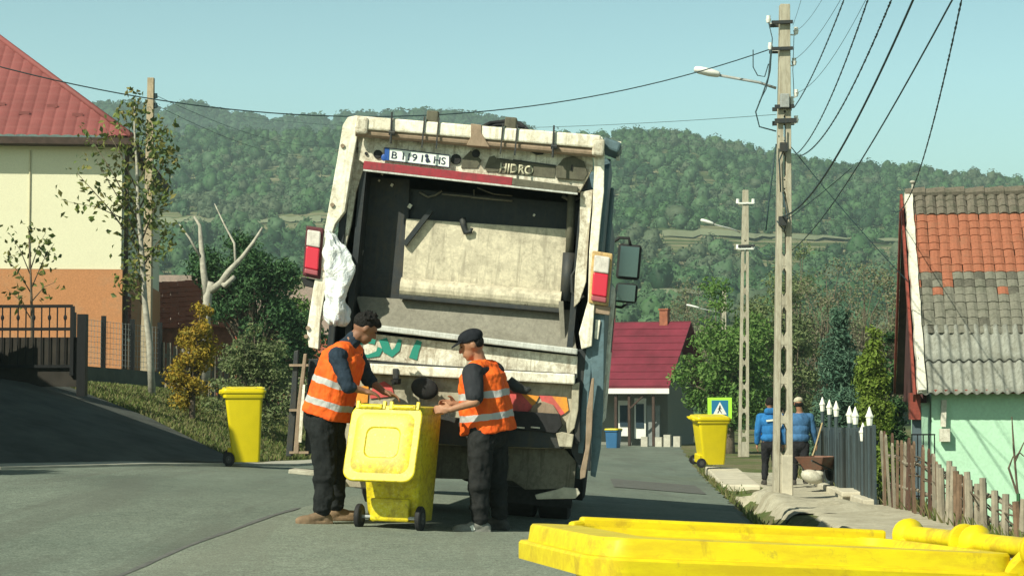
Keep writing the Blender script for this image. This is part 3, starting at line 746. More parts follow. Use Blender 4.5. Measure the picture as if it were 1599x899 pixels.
# ---- green house on the right
GY = 30.0; s30 = F / GY
gh = empty('green_house', (at(1436, 700, GY).x, GY, -1.5), (0, 0, R(-8.5)), 'low mint green house with patched tile roof at the right', 'house'); o1 = gh.location
ex, ez = at(1430, 612, GY).x, at(1436, 604, GY).z
run = 3.05; rz = 3.32
def rp(x, v_, h=0):                      # point on the front slope, v_ 0 eave .. 1 ridge, h above the plane
    n = Vector((0, -rz, run)).normalized(); return Vector((x, GY - .1 + v_ * run, ez + v_ * rz)) + n * h - o1
XR = 10.6; x0 = at(1431, 500, GY).x
mintw = MB(); mintw.box(((ex + .25 + XR) / 2 - o1.x, run - .1, (-1.9 + ez) / 2 + .1 - o1.z), (XR - ex - .25, run * 2 - .55, ez + 1.9)); mintw.build('wall', M['mint'], gh)
# gable triangle on the left end
gx = ex + .1
mb = MB(); mb.prism([(gx - o1.x, .45, ez - .25 - o1.z), (gx - o1.x, run * 2 - .65, ez - .25 - o1.z), (gx - o1.x, run - .3, ez + rz - .35 - o1.z)], (.1, 0, 0)); mb.build('gable', flat('gable_dark_planks', (.075, .03, .03), .3, 4), gh)
# roof deck
mb = MB(); mb.prism([(ex - o1.x, *(rp(0, 0, -.06).yz)), (ex - o1.x, *(rp(0, 1, -.06).yz)), (ex - o1.x, rp(0, 1, -.12).y, rp(0, 1, -.12).z - .06), (ex - o1.x, rp(0, 0, -.12).y, rp(0, 0, -.12).z - .02)], (XR - ex + .3, 0, 0))
p1 = rp(0, 1, -.06)
mb.prism([(ex - o1.x, p1.y, p1.z), (ex - o1.x, p1.y + run, p1.z - rz), (ex - o1.x, p1.y + run, p1.z - rz - .08), (ex - o1.x, p1.y, p1.z - .1)], (XR - ex + .3, 0, 0)); mb.build('roof_deck', M['dark_wood'], gh)
# tiles, each a slightly crowned slab, four kinds of weathering
tm = [worn('orange_tile', (.30, .105, .06), (.22, .1, .06), (.5, .2, .1), .35, .1, 5, .85),
      worn('mossy_tile', (.15, .13, .105), (.06, .065, .045), (.34, .27, .18), .5, .25, 5, .9),
      worn('grey_weathered_tile', (.17, .165, .135), (.09, .095, .07), (.33, .13, .07), .4, .22, 2.2, .9),
      worn('dark_weathered_tile', (.11, .105, .085), (.05, .05, .04), (.25, .12, .08), .5, .2, 4, .9)]
mbt = MB(); rows = 19; v0 = .255; tw = .172
nrm = Vector((0, -rz, run)).normalized(); up = Vector((0, run, rz)).normalized(); L_ = math.hypot(run, rz)
for j in range(rows):
    vv = v0 + (1 - v0) * j / rows; dv = (1 - v0) / rows
    nc = int((XR - x0) / tw) + 1
    for i in range(nc):
        xx = x0 + tw * i + rng.normal(0, .003)
        fr = j / rows
        if fr > .80: k = 1
        elif fr > .40: k = 0 if rng.uniform() < .997 else 2
        else: k = 2 if rng.uniform() < .80 else 3
        if .25 < fr <= .42 and i < 26 and rng.uniform() < .20 * (1 - i / 34): k = 0
        if .30 < fr < .36 and i in (13, 14, 15, 20): k = 0
        c = rp(xx + tw / 2, vv + dv * .5, .0 + rng.uniform(0, .012)); tl = R(rng.normal(3.6, .9)); w = tw * .96; ln = dv * L_ * 1.25
        a = [-w / 2, -w / 6, w / 6, w / 2]; hh = [.012, .032, .032, .012] if k != 1 else [.012, .05, .05, .01]
        ring = []
        for sgn in (-1, 1):
            for q in range(4): ring.append(c + Vector((a[q], 0, 0)) + up * (sgn * ln / 2) + nrm * (hh[q] + (-sgn) * math.tan(tl) * ln / 2 + .012))
        rb = [p - nrm * .022 for p in ring]
        n = len(mbt.v)
        mbt.add(ring + rb, [(0, 1, 5, 4), (1, 2, 6, 5), (2, 3, 7, 6), (0, 8, 9, 1), (1, 9, 10, 2), (2, 10, 11, 3), (0, 4, 12, 8), (3, 11, 15, 7)], k)
mbt.build('roof_tiles', tm, gh)
# corrugated lower strip
cm_ = worn('corrugated_fibre_cement', (.27, .28, .25), (.15, .15, .125), (.1, .09, .07), .55, .3, 3, .9, fine=12)
for r_ in range(2):
    V = []; Q = []; nx = int((XR - x0) / .03); va, vb = (.115, .29) if r_ else (-.035, .14)
    for j in range(5):
        for i in range(nx + 1):
            x = x0 + i * .03; t = va + (vb - va) * j / 4
            V.append(tuple(rp(x, t, .035 * math.sin(x / .155 * 2 * math.pi) + .03 + (.03 if r_ else 0) * (1 - j / 4) + .01 * math.sin(x * 1.7 + r_))))
    for j in range(4):
        for i in range(nx): a = j * (nx + 1) + i; Q.append((a, a + 1, a + nx + 2, a + nx + 1))
    o = npmesh('corrugated_sheet', V, Q, cm_, gh, smooth=True); sdm = o.modifiers.new('s', 'SOLIDIFY'); sdm.thickness = .008
# mortar verge, red bargeboard, ridge
vm = worn('mortar', (.62, .60, .52), (.35, .32, .25), (.3, .25, .18), .35, .2, 6, .9)
mb = MB(); N_ = 26
rings = []
for i in range(N_ + 1):
    t = -.03 + 1.03 * i / N_; c = rp(ex + .09, t, .035); w = .075 + .008 * math.sin(i * 1.3) + .006 * math.sin(i * 3.1)
    rings.append([c + Vector((-w, 0, 0)) - nrm * .05, c + Vector((w, 0, 0)) - nrm * .05, c + Vector((w * .8, 0, 0)) + nrm * .05, c + Vector((-w * .8, 0, 0)) + nrm * .045])
mb.loft(rings); mb.build('verge_mortar', vm, gh)
mb = MB(); mb.bar(rp(ex - .03, -.04, -.06), rp(ex - .03, 1.0, -.06), .04, .17); q0 = rp(ex - .03, 1.0, -.06)
mb.bar(q0, q0 + Vector((0, run, -rz)), .04, .17); mb.build('bargeboard', M['redboard'], gh)
mb = MB(); mb.box((ex + .0 - o1.x, .35, ez - .30 - o1.z), (.16, .5, .42)); mb.build('eave_box', M['redboard'], gh)
mb = MB(); mb.box(((ex + XR) / 2 - o1.x, -.13, ez - .07 - o1.z), (XR - ex, .04, .06)); mb.build('fascia', M['redboard'], gh)
mb = MB(); 
for i in range(int((XR - ex) / .33)):
    x = ex + .2 + i * .33; c = rp(x, 1.0, .03); mb.cyl(c + Vector((-.17, 0, rng.uniform(-.01, .01))), c + Vector((.17, 0, .02)), .085, .1, 10)
mb.build('ridge_tiles', tm[1], gh, smooth=False)
mb = MB(); c = rp(ex + .16, 1.0, .1); mb.cyl(c, c + Vector((0, 0, .12)), .02, .02, 6); mb.ell(c + Vector((0, 0, .15)), (.05, .05, .03)); mb.build('finial', M['concrete'], gh)
mb = MB(); a = at(1465, 610, GY + .4) - o1; mb.bar(Vector((a.x, .1, ez - .2 - o1.z)), Vector((a.x - .02, .1, ez - .62 - o1.z)), .08, .08); mb.box((a.x, .08, ez - .75 - o1.z), (.16, .1, .2)); mb.build('downpipe_head', vm, gh)
mb = MB(); mb.bar((at(1398, 0, 30).x - o1.x + .28, .3, ez - .3 - o1.z), (at(1398, 0, 30).x - o1.x + .28, .3, -.6), .14, .14); mb.build('porch_post', flat('post_bluegrey', (.08, .11, .13), .3, 4), gh)

# ---- burgundy roof house beyond the crossing
fh = empty('burgundy_house', (at(1000, 690, 80).x, 81, -1.3), (0, 0, R(-22)), 'far single storey house with a burgundy sheet roof', 'house')
Minv = (Matrix.Translation(fh.location) @ Matrix.Rotation(R(-22), 4, 'Z')).inverted()
def lp(px, py, Y): return Minv @ at(px, py, Y)
A_ = lp(1045, 603, 79.2); ezl = A_.z; rzl = lp(1098, 502, 82.2).z; RUNB = 3.2
mb = MB(); xr = A_.x; xl = A_.x - 9.5; y_e = A_.y
mb.prism([(xl, y_e, ezl), (xr, y_e, ezl), (xr, y_e + RUNB, rzl), (xl, y_e + RUNB, rzl)], (0, 0, -.08)); mb.prism([(xl, y_e + RUNB, rzl), (xr, y_e + RUNB, rzl), (xr, y_e + 2 * RUNB, ezl), (xl, y_e + 2 * RUNB, ezl)], (0, 0, -.08))
for i in range(10):
    t = i / 9; mb.bar((xl, y_e + RUNB * t, ezl + (rzl - ezl) * t + .015), (xr, y_e + RUNB * t, ezl + (rzl - ezl) * t + .015), .05, .02)
mb.build('roof', M['burgundy'], fh)
mb = MB(); mb.box(((xl + xr) / 2, y_e + .0, ezl - .19), (xr - xl, .08, .22)); mb.build('fascia', M['white'], fh)
mb = MB(); mb.box(((xl + xr) / 2 - .3, y_e + RUNB + .9, (ezl - .1) / 2), (xr - xl - .9, 2 * RUNB - 2.6, ezl - .1)); mb.prism([(xr - .76, y_e + .5, ezl - .1), (xr - .76, y_e + 2 * RUNB - .5, ezl - .1), (xr - .76, y_e + RUNB, rzl - .2)], (.02, 0, 0)); mb.build('wall', wallmat('dark_render', (.20, .21, .19), .1, 1), fh)
for px in (951, 975, 1018):
    p = lp(px, 640, 79.4); mb = MB(); mb.box((p.x, y_e + .15, ezl / 2 - .1), (.11, .11, ezl - .1)); mb.build('porch_post', M['dark_wood'], fh)
p = lp(1000, 640, 79.6)
mb = MB(); mb.bar((p.x - .5, y_e + .12, ezl - .9), (p.x + .1, y_e + .12, ezl - .35), .07, .07); mb.build('porch_brace', M['dark_wood'], fh)
for px, w, h in ((962, .55, 1.5), (990, .5, 1.7)):
    p = lp(px, 645, 80.3); mb = MB(); mb.box((p.x, y_e + 1.35, 1.35), (w, .08, h)); d_ = mb.build('window', M['white'], fh)
    mb = MB(); mb.box((p.x, y_e + 1.29, 1.45), (w * .7, .04, h * .6)); mb.build('pane', M['window'], d_)
p = lp(1010, 650, 80.3); mb = MB(); mb.box((p.x + .1, y_e + 1.3, .95), (.55, .1, 1.9)); mb.build('door', flat('grey_door', (.2, .22, .22), .2, 3), fh)
p = lp(1033, 490, 82.2); mb = MB(); mb.box((p.x, y_e + RUNB, rzl + .15), (.36, .36, .75)); mb.box((p.x, y_e + RUNB, rzl + .54), (.44, .44, .06)); mb.build('chimney', M['brick'], fh)
mb = MB(); 
for px in (1005, 1030, 1045, 1062):
    p = lp(px, 690, 78.5); mb.box((p.x, y_e - .9, .35), (.28, .2, .6 + .15 * math.sin(px)))
mb.build('porch_parapet', M['concrete'], fh)

# ---- low red tiled outbuilding behind the left shrubs, and a plank shed behind it
ob = empty('red_tiled_shed', (at(285, 545, 62).x, 62, 1.6), (0, 0, R(12)), 'small shed with a collapsed red tile roof behind the shrubs', 'shed'); 
mb = MB(); mb.box((0, 1.5, .8), (3.4, 2.6, 1.9)); mb.build('wall', M['brick'], ob)
mbt = MB(); otm = [worn('red_roof_tile', (.36, .10, .055), (.16, .07, .05), (.42, .2, .13), .4, .2, 3, .85)]
for j in range(9):
    for i in range(15):
        c = Vector((-1.75 + .25 * i + rng.normal(0, .015), -.1 + .2 * j, 1.75 + .17 * j - .05 * math.sin(i * .5)))
        mbt.box(c, (.262, .40, .03), (R(34 + rng.normal(0, 3)), R(rng.normal(0, 3)), 0))
mbt.build('roof_tiles', otm, ob)
ob = empty('brick_shed', (at(455, 500, 68).x, 68, .2), (0, 0, 0), 'old brick shed glimpsed between the dark tree and the lorry', 'shed')
mb = MB(); mb.box((0, 1.5, .7), (5.5, 3, 2.6)); mb.build('wall', M['brick'], ob)
mb = MB(); mb.prism([(-2.9, -.2, 1.9), (-2.9, 3.2, 1.9), (-2.9, 1.5, 3.0)], (5.8, 0, 0)); mb.build('roof', otm[0], ob)
bh = empty('barn', (at(300, 400, 88).x, 88, -.2), (0, 0, 0), 'long grey brown barn roof far behind the pollarded tree', 'barn')
mb = MB(); mb.box((0, 2.5, 2.0), (13.5, 4.6, 4)); mb.build('wall', wallmat('barn_wall', (.26, .22, .17)), bh)
mb = MB(); mb.prism([(-7, -.1, 4.0), (-7, 5.1, 4.0), (-7, 2.5, 6.9)], (14, 0, 0)); mb.build('roof', worn('barn_tiles', (.27, .2, .17), (.15, .13, .11), (.3, .17, .1), .5, .2, 1, .9), bh)
# unseen house block added left of frame, footprint shaped to shade the left bank
nh = empty('shade_caster_house', (-14.5, 25, .3), (0, 0, 0), 'unseen house block added beyond the left edge to shade the bank', 'house')
fp = [(-12.1, 29.3), (-8.3, 24.8), (-7.45, 22.2), (-10.1, 18.3), (-18, 15.5), (-21, 26)]
mb = MB(); mb.prism([(x + 14.5, y - 25, -.5) for x, y in fp], (0, 0, 5.5)); mb.build('wall', M['cream'], nh)
mb = MB(); rb_ = [Vector((x + 14.5, y - 25, 5.02)) for x, y in fp]; mb.add([p * 1.0 for p in rb_] + [Vector((-1, 0, 6.6))], [(k, (k + 1) % 6, 6) for k in range(6)] + [tuple(range(5, -1, -1))]); mb.build('roof', tilem, nh)
b = Vector((-9.1, 18.0, .2)); tree('shade_caster_tree', 'unseen tree added beyond the left edge to shade the road', b, [(0, 0, 3.7, 1.1, 1.0, 1.2)], 6500, .14, LM['olive'], .09, 24, .45)  # out-of-view tree, added only to drop a shadow wedge on the road
# ============================================================ FENCES, GATE, WALLS
root = empty('iron_gate', (at(60, 590, 31).x, 31, G(at(60, 590, 31).x, 31)), (0, 0, R(-4)), 'black iron bar gate with scrolled tips at the left', 'gate'); gz = root.location
ht = at(0, 478, 31).z - gz.z
ironm = mat('black_iron', (.012, .013, .015), .5, .3)
mb = MB()
for zz in (.35, ht * .72, ht): mb.bar((-1.1, 0, zz), (.55, 0, zz), .04, .05)
mb.bar((.55, 0, .2), (.55, 0, ht), .06, .06); mb.bar((-1.1, 0, .2), (-1.1, 0, ht), .06, .06); mb.build('gate_frame', ironm, root)
for i in range(12):
    x = -1.0 + i * .13; mb = MB(); mb.cyl((x, 0, .36), (x, 0, ht - .02), .012, .012, 6)
    if i % 2: mb.ell((x, 0, ht * .86), (.03, .012, .05), None, 8, 6)
    mb.build('gate_bar', ironm, root)
mb = MB(); mb.box((.72, 0, ht * .4), (.14, .16, ht * 1.0)); mb.build('gate_post', ironm, root)
bdm = flat('dark_planks', (.03, .026, .022), .35, 4, .85)
mb = MB(); mb.box((-.3, .05, .42), (1.9, .03, .8)); mb.build('gate_panel', bdm, root)
# left solid fence stretch before the gate, off to the side
root = empty('plank_fence', (at(-10, 560, 30.5).x, 30.5, gz.z), (0, 0, R(8)), 'dark close boarded fence at the left edge', 'fence')
for i in range(9):
    mb = MB(); mb.box((-1.6 + .2 * i, 0, .62), (.17, .03, 1.35 + .05 * math.sin(i * 2.1))); mb.build('board', bdm, root)
# low dark wall with mesh fence to the right of the gate
A = gb(112, 39); B = gb(252, 41.5)
root = empty('low_plinth_wall', (A + B) / 2, (0, 0, 0), 'low dark concrete plinth with posts behind the slender tree', 'wall'); o_ = (A + B) / 2
mb = MB(); mb.bar(A - o_ + Vector((0, 0, .12)), B - o_ + Vector((0, 0, .12)), .16, .6); mb.build('plinth', flat('dark_plinth', (.09, .095, .08), .3, 3), root)
for t in (.02, .34, .66, .98):
    p = A.lerp(B, t) - o_; mb = MB(); mb.box(p + Vector((0, 0, .85)), (.09, .09, 1.3)); mb.build('post', ironm, root)
mb = MB()
for k in range(9):
    z = .5 + k * .11; mb.cyl(A - o_ + Vector((0, 0, z)), B - o_ + Vector((0, 0, z)), .004, .004, 4, caps=False)
for k in range(30):
    p = A.lerp(B, k / 29) - o_; mb.cyl(p + Vector((0, 0, .45)), p + Vector((0, 0, 1.4)), .004, .004, 4, caps=False)
mb.build('wire_mesh', M['galv'], root)
A = gb(254, 41.5); B = gb(476, 44)
root = empty('grey_board_fence', (A + B) / 2, (0, 0, 0), 'grey board fence behind the rust coloured shrub', 'fence'); o_ = (A + B) / 2
gbm = flat('grey_boards', (.17, .15, .12), .3, 5, .9)
for k in range(24):
    p = A.lerp(B, k / 23) - o_; mb = MB(); mb.box(p + Vector((0, 0, .5)), (.125, .025, 1.15 + .05 * math.sin(k * 1.9)), (0, 0, R(-38))); mb.build('board', gbm, root)
mb = MB(); mb.bar(A - o_ + Vector((0, .03, .8)), B - o_ + Vector((0, .03, .8)), .03, .08); mb.bar(A - o_ + Vector((0, .03, .3)), B - o_ + Vector((0, .03, .3)), .03, .08); mb.build('rail', gbm, root)
# right: dark metal fence with white finials
fx = lambda y: 5.06 + .088 * (y - 27)
y0f, y1f = 26.6, 38.0
root = empty('metal_fence', (fx(32), 32, G(fx(32), 32)), (0, 0, 0), 'dark blue grey metal fence topped with white finials', 'fence'); o_ = root.location
fmat = [flat('slate_blue_steel', (.045, .065, .075), .25, 4, .55), flat('dark_slate_steel', (.022, .032, .038), .25, 4, .55)]
fz = lambda y: G(fx(y), y)
n = 44
for i in range(n):
    y = y0f + (y1f - y0f) * i / (n - 1); p = Vector((fx(y), y, fz(y))) - o_
    h = 1.02 + .1 * math.sin(i * 2.4) if i % 2 else 1.12
    mb = MB(); mb.box(p + Vector((0, 0, h / 2 + .02)), (.025, .17, h)); mb.build('picket', fmat[i % 2], root)
mb = MB()
for z in (.3, .9): mb.bar(Vector((fx(y0f) + .04, y0f, fz(y0f) + z)) - o_, Vector((fx(y1f) + .04, y1f, fz(y1f) + z)) - o_, .04, .05)
mb.build('rail', fmat[1], root)
finm = mat('white_plastic', (.82, .82, .74), .5)
for px, py, Y in ((1293, 640, 36.2), (1301, 645, 34.5), (1311, 648, 33.0), (1320, 658, 30.4), (1335, 660, 29.4), (1345, 686, 28.2), (1358, 662, 27.2)):
    X = fx(Y); zt = at(px, py, Y).z; p = Vector((X, Y, zt)) - o_
    mb = MB(); mb.cyl(p - Vector((0, 0, zt - fz(Y))), p, .035, .035, 8); ps = mb.build('post', fmat[0], root)
    mb = MB(); mb.cyl(p - Vector((0, 0, .02)), p + Vector((0, 0, .1)), .038, .05, 8); mb.cyl(p + Vector((0, 0, .1)), p + Vector((0, 0, .125)), .06, .06, 8); mb.cyl(p + Vector((0, 0, .125)), p + Vector((0, 0, .25)), .05, .006, 8)
    mb.build('finial', finm, ps)
mb = MB(); X = fx(y0f) - .02
for k in range(5): pass
# low kerb under it
mb = MB(); mb.bar(Vector((fx(y0f) - .05, y0f, fz(y0f) + .0)), Vector((fx(y1f) - .05, y1f, fz(y1f) + .0)), .22, .22)
c_o = centered(mb, 'fence_kerb', pad, bevel=.02); tag(c_o, 'pale concrete kerb under the finial fence', 'kerb')
# right: old wooden picket fence
pf = empty('picket_fence', (4.75, 22, G(4.75, 22)), (0, 0, 0), 'weathered brown wooden picket fence, leaning and uneven', 'fence'); o_ = pf.location
wd = [flat('weathered_wood', (.16, .105, .07), .4, 6, .9, .5), flat('grey_wood', (.26, .23, .18), .3, 6, .9, .5), flat('brown_wood', (.10, .055, .04), .35, 6, .9, .5)]
def fxx(y): return 4.55 + .057 * (y - 17.5)
tops = [(1383, 680), (1400, 684), (1418, 694), (1440, 700), (1462, 712), (1500, 736), (1530, 748), (1565, 768), (1599, 790)]
n = 40
for i in range(n):
    y = 26.2 - 9.4 * i / (n - 1) + rng.uniform(-.05, .05); X = fxx(y) + rng.normal(0, .015); px = 799.5 + X / y * F
    if y < 21.5 and rng.uniform() < .3: continue
    pt = interp(px, tops) + rng.uniform(-6, 14); zt = at(px, pt, y).z; zb = G(X, y) - .1
    k = int(rng.choice([0, 2, 1], p=[.4, .35, .25])); w = rng.uniform(.055, .1); ln = rng.normal(0, .05)
    p0 = Vector((X, y, zb)) - o_; p1 = Vector((X + ln * .6, y + ln, zt)) - o_
    mb = MB(); 
    if y < 21.5: mb.tube([p0, (p0 + p1) / 2 + Vector((rng.normal(0, .01), 0, 0)), p1], [.042, .038, .033], 7)
    else: mb.bar(p0, p1, .03, w) if False else mb.prism([p0 + Vector((0, -w / 2, 0)), p0 + Vector((0, w / 2, 0)), p1 + Vector((0, w / 2, 0)), p1 + Vector((0, 0, .04)), p1 + Vector((0, -w / 2, 0))], (.024, 0, 0))
    mb.build('picket', wd[k if y >= 21.5 else (0 if k == 2 else 1)], pf)
mb = MB()
for zf in (.35, .75):
    pts = []
    for y in np.arange(17, 26.4, .8): y = float(y); X = fxx(y) + .045; zt = at(0, interp(799.5 + X / y * F, tops), y).z; zb = G(X, y); pts.append(Vector((X, y, zb + (zt - zb) * zf + rng.normal(0, .015))) - o_)
    mb.tube(pts, .022, 6)
mb.build('rail', wd[1], pf)
# twisted vine stems along the picket tops
mb = MB()
for k in range(5):
    pts = []
    for y in np.arange(17, 25.0, .35):
        y = float(y); X = fxx(y) + rng.normal(.05, .04); zt = at(0, interp(799.5 + X / y * F, tops), y).z; pts.append(Vector((X, y, zt - .12 - .1 * k * .6 + rng.normal(0, .035))))
    mb.tube(pts, .009, 5)
tag(centered(mb, 'vine', M['bark'], smooth=True), 'leafless vine stems trailing along the wooden picket fence', 'vine')
# little iron gate in front of the green wall
ig = empty('garden_railing', (at(1452, 690, 27).x, 27.2, G(at(1452, 690, 27).x, 27.2)), (0, 0, 0), 'thin dark railing before the mint green wall', 'railing'); zt = at(0, 678, 27.2).z - ig.location.z
mb = MB()
mb.bar((-.22, 0, zt), (.12, 0, zt), .02, .02); mb.bar((-.22, 0, .3), (.12, 0, .3), .02, .02); mb.build('rail', ironm, ig)
for i in range(5): mb = MB(); mb.cyl((-.21 + .08 * i, 0, .1), (-.21 + .08 * i, 0, zt), .009, .009, 6); mb.build('railing_bar', ironm, ig)
mb = MB(); p = at(1590, 770, 19); mb.tube([Vector((p.x, 19, -.9)), Vector((p.x, 19, p.z))], .018, 6); tag(centered(mb, 'green_stake', flat('green_paint', (.03, .1, .04), .2, 5)), 'thin dark green stake by the last picket at the right', 'stake')
# small shrub twigs before the green wall
sh = empty('bare_shrub', (at(1590, 700, 26).x, 26, -1.4), (0, 0, 0), 'bare branching twigs against the mint wall at the right edge', 'shrub'); b_ = sh.location
mb = MB()
for pts in ([(1599, 840), (1588, 760), (1583, 700), (1580, 650)], [(1588, 770), (1575, 730), (1582, 712)], [(1585, 720), (1599, 690)], [(1584, 716), (1592, 706), (1599, 712)]):
    mb.tube([at(x, y, 26) - b_ for x, y in pts], [.016] * (len(pts) - 1) + [.008], 5)
mb.build('stem', M['bark'], sh)

# ============================================================ POLES, LAMPS, CABLES
cpm = worn('pole_concrete', (.43, .40, .32), (.24, .2, .14), (.2, .14, .08), .45, .15, 2.5, .9, stretch=(1, 1, .3))
wiret = mat('cable_black', (.025, .05, .06), .6); porc = mat('porcelain', (.75, .76, .72), .2, spec=.6)
lampm = mat('lamp_shell', (.75, .75, .72), .4); lensm = mat('lamp_lens', (.8, .8, .78), .2)
def lattice_pole(px_b, py_b, px_t, py_t, Y, label, w_b, w_t, solid_from, windows):
    b = at(px_b, py_b, Y); t = at(px_t, py_t, Y); H = t.z - b.z
    root = empty('lattice_pole', (b.x, Y, b.z), (0, math.atan2(t.x - b.x, H), 0), label, 'utility pole')
    wid = lambda z: w_b + (w_t - w_b) * z / H
    mb = MB(); zs = solid_from * H
    for s in (-1, 1):
        mb.loft([[Vector((s * (wid(z) / 2 - .0) - s * a, b_, z)) for a, b_ in ((0, -.11 * k), (.085, -.11 * k), (.085, .11 * k), (0, .11 * k))] for z, k in ((-.6, 1), (0, 1), (zs, .8))])
    if zs < H: mb.loft([[Vector((a * wid(z) / 2 * q, b_ * .09, z)) for a, b_ in ((-1, -1), (1, -1), (1, 1), (-1, 1))] for z, q in ((zs - .02, 1), (H, .9))])
    mb.build('legs', cpm, root, bevel=.008)
    for k in range(windows + 1):
        z = zs * (k / windows) if k else .3
        mb = MB(); w = wid(z) - .16
        hh = .12 if k else .5
        mb.box((0, 0, z), (w + .01, .19, hh)); 
        for s in (-1, 1):
            for q in (-1, 1):
                if not k: continue
                mb.prism([(s * w / 2, -.09, z + q * hh / 2), (s * (w / 2 - .05), -.09, z + q * hh / 2), (s * w / 2, -.09, z + q * (hh / 2 + .1))], (0, .18, 0))
        mb.build('cross_web', cpm, root, bevel=.004)
    return root, b, H
P1, b1, H1 = lattice_pole(1222, 778, 1225, 8, 30, 'nearer tall concrete lattice pole with a lamp and many cables', .30, .17, .79, 10)
b1w = Vector(P1.location)
def q1(px, py, Y=30): return (Matrix.Translation(P1.location) @ P1.rotation_euler.to_matrix().to_4x4()).inverted() @ at(px, py, Y)
mb = MB(); p = q1(1229, 752); mb.box((.055, -.06, .32), (.17, .14, .72)); mb.build('pole_foot', pad, P1, bevel=.01)
def bracket(P, q, x0, x1, y, Y, h=.05):
    a = q(x0, y + 1, Y); c = q(x1, y, Y); mb = MB(); a.y = c.y = -.14; mb.bar(a, c, .05, h); a.y = c.y = .14; mb.bar(a, c, .05, h); mb.build('bracket', M['dark_steel'], P)
bracket(P1, q1, 1203, 1236, 37, 30); bracket(P1, q1, 1203, 1236, 78, 30); bracket(P1, q1, 1208, 1238, 168, 30, .06); bracket(P1, q1, 1208, 1242, 190, 30, .07)
mb = MB(); a = q1(1223, 160); mb.box((a.x, -.15, a.z), (.14, .1, .22)); mb.build('junction_box', M['galv'], P1, bevel=.01)
for px, py in ((1243, 48), (1240, 96), (1243, 145), (1236, 158), (1243, 186), (1203, 72), (1200, 30)):
    a = q1(px, py); mb = MB(); mb.cyl(a + Vector((0, 0, -.06)), a + Vector((0, 0, .0)), .03, .045, 10); mb.cyl(a, a + Vector((0, 0, .05)), .03, .035, 10); mb.bar((0, 0, a.z - .07), a + Vector((0, 0, -.07)), .02, .02); mb.build('insulator', porc, P1, smooth=False)
def lamp(P, q, hp, tp, Y, L=.42):
    a = q(*tp, Y); h = q(*hp, Y); d = (h - a).normalized()
    mb = MB(); mb.tube([a, a.lerp(h, .3) + Vector((0, 0, .03)), h], .022, 8); arm = mb.build('lamp_arm', M['galv'], P, smooth=True)
    c = h + d * L / 2; rings = []
    Mx = d.to_track_quat('X', 'Z').to_matrix()
    for t, w, hh in ((-.5, .05, .03), (-.42, .08, .05), (-.1, .1, .065), (.3, .1, .06), (.46, .075, .045), (.5, .04, .02)):
        rings.append([c + Mx @ Vector((t * L, w * math.cos(k * math.pi / 6), hh * math.sin(k * math.pi / 6) + .01)) for k in range(12)])
    mb = MB(); mb.loft(rings); mb.build('lamp_head', lampm, arm, smooth=True)
lamp(P1, q1, (1124, 118), (1212, 138), 30)
# loose service wires hanging down the pole
mb = MB()
for pts, r_ in (([(1204, 78), (1200, 120), (1190, 150), (1180, 175), (1186, 198), (1212, 205)], .012), ([(1176, 78), (1176, 105), (1183, 118), (1194, 120), (1200, 100)], .009), ([(1200, 35), (1206, 60), (1203, 110), (1196, 140), (1185, 160)], .008),
             ([(1212, 225), (1205, 280), (1200, 320), (1196, 360)], .012), ([(1222, 300), (1230, 340), (1225, 360), (1213, 345)], .012), ([(1226, 200), (1226, 230), (1217, 250), (1219, 300)], .012), ([(1240, 50), (1238, 110), (1240, 150)], .006)):
    mb.tube([q1(x, y, 29.85) for x, y in pts], r_, 5)
mb.build('service_wire', wiret, P1, smooth=True)
for z, px in ((230, 1224), (345, 1222)):
    a = q1(px, z, 29.8); mb = MB(); mb.box(a, (.12, .08, .14)); mb.build('clamp', M['dark_steel'], P1)
P2, b2, H2 = lattice_pole(1161, 716, 1164, 297, 62, 'farther lattice pole with a lamp, beside the leafy tree', .34, .2, .80, 9)
def q2(px, py, Y=62): return (Matrix.Translation(P2.location) @ P2.rotation_euler.to_matrix().to_4x4()).inverted() @ at(px, py, Y)
lamp(P2, q2, (1114, 350), (1156, 363), 62, .44)
for s, y_ in ((-1, 313), (1, 313), (-1, 384), (1, 384)):
    a = q2(1164 + s * 12, y_); mb = MB(); mb.cyl(a - Vector((0, 0, .1)), a + Vector((0, 0, .05)), .06, .05, 8); mb.bar((0, -.12, a.z - .1), a + Vector((0, -.12, -.1)), .04, .05); mb.build('insulator', porc, P2)
bracket(P2, q2, 1152, 1178, 384, 62, .08)
P3, b3, H3 = lattice_pole(1128, 700, 1131, 452, 100, 'farthest lattice pole, mostly hidden in the leafy tree', .34, .2, .85, 7)
def q3(px, py, Y=100): return (Matrix.Translation(P3.location) @ P3.rotation_euler.to_matrix().to_4x4()).inverted() @ at(px, py, Y)
lamp(P3, q3, (1092, 481), (1128, 490), 100, .7)
# left plain pole
b = gb(228, 45); t = at(236, 122, 45)
p4 = empty('concrete_pole', b, (0, 0, 0), 'plain tapering pole left of the hills, behind the slender tree', 'utility pole')
mb = MB(); mb.loft([[Vector((c.x + a * w / 2, bb * w / 2, c.z)) for a, bb in ((-1, -1), (1, -1), (1, 1), (-1, 1))] for c, w in ((Vector((0, 0, -.4)), .24), (t - b, .15))]); mb.build('shaft', worn('old_pole', (.42, .34, .24), (.2, .16, .1), (.3, .2, .12), .4, .2, 2, .9), p4, bevel=.01)
for z in (150, 165): 
    a = at(243, z, 45) - b; mb = MB(); mb.cyl(a - Vector((0, 0, .05)), a + Vector((0, 0, .06)), .05, .04, 8); mb.bar(a + Vector((-.14, 0, -.05)), a + Vector((0, 0, -.05)), .03, .03); mb.build('insulator', wiret, p4)

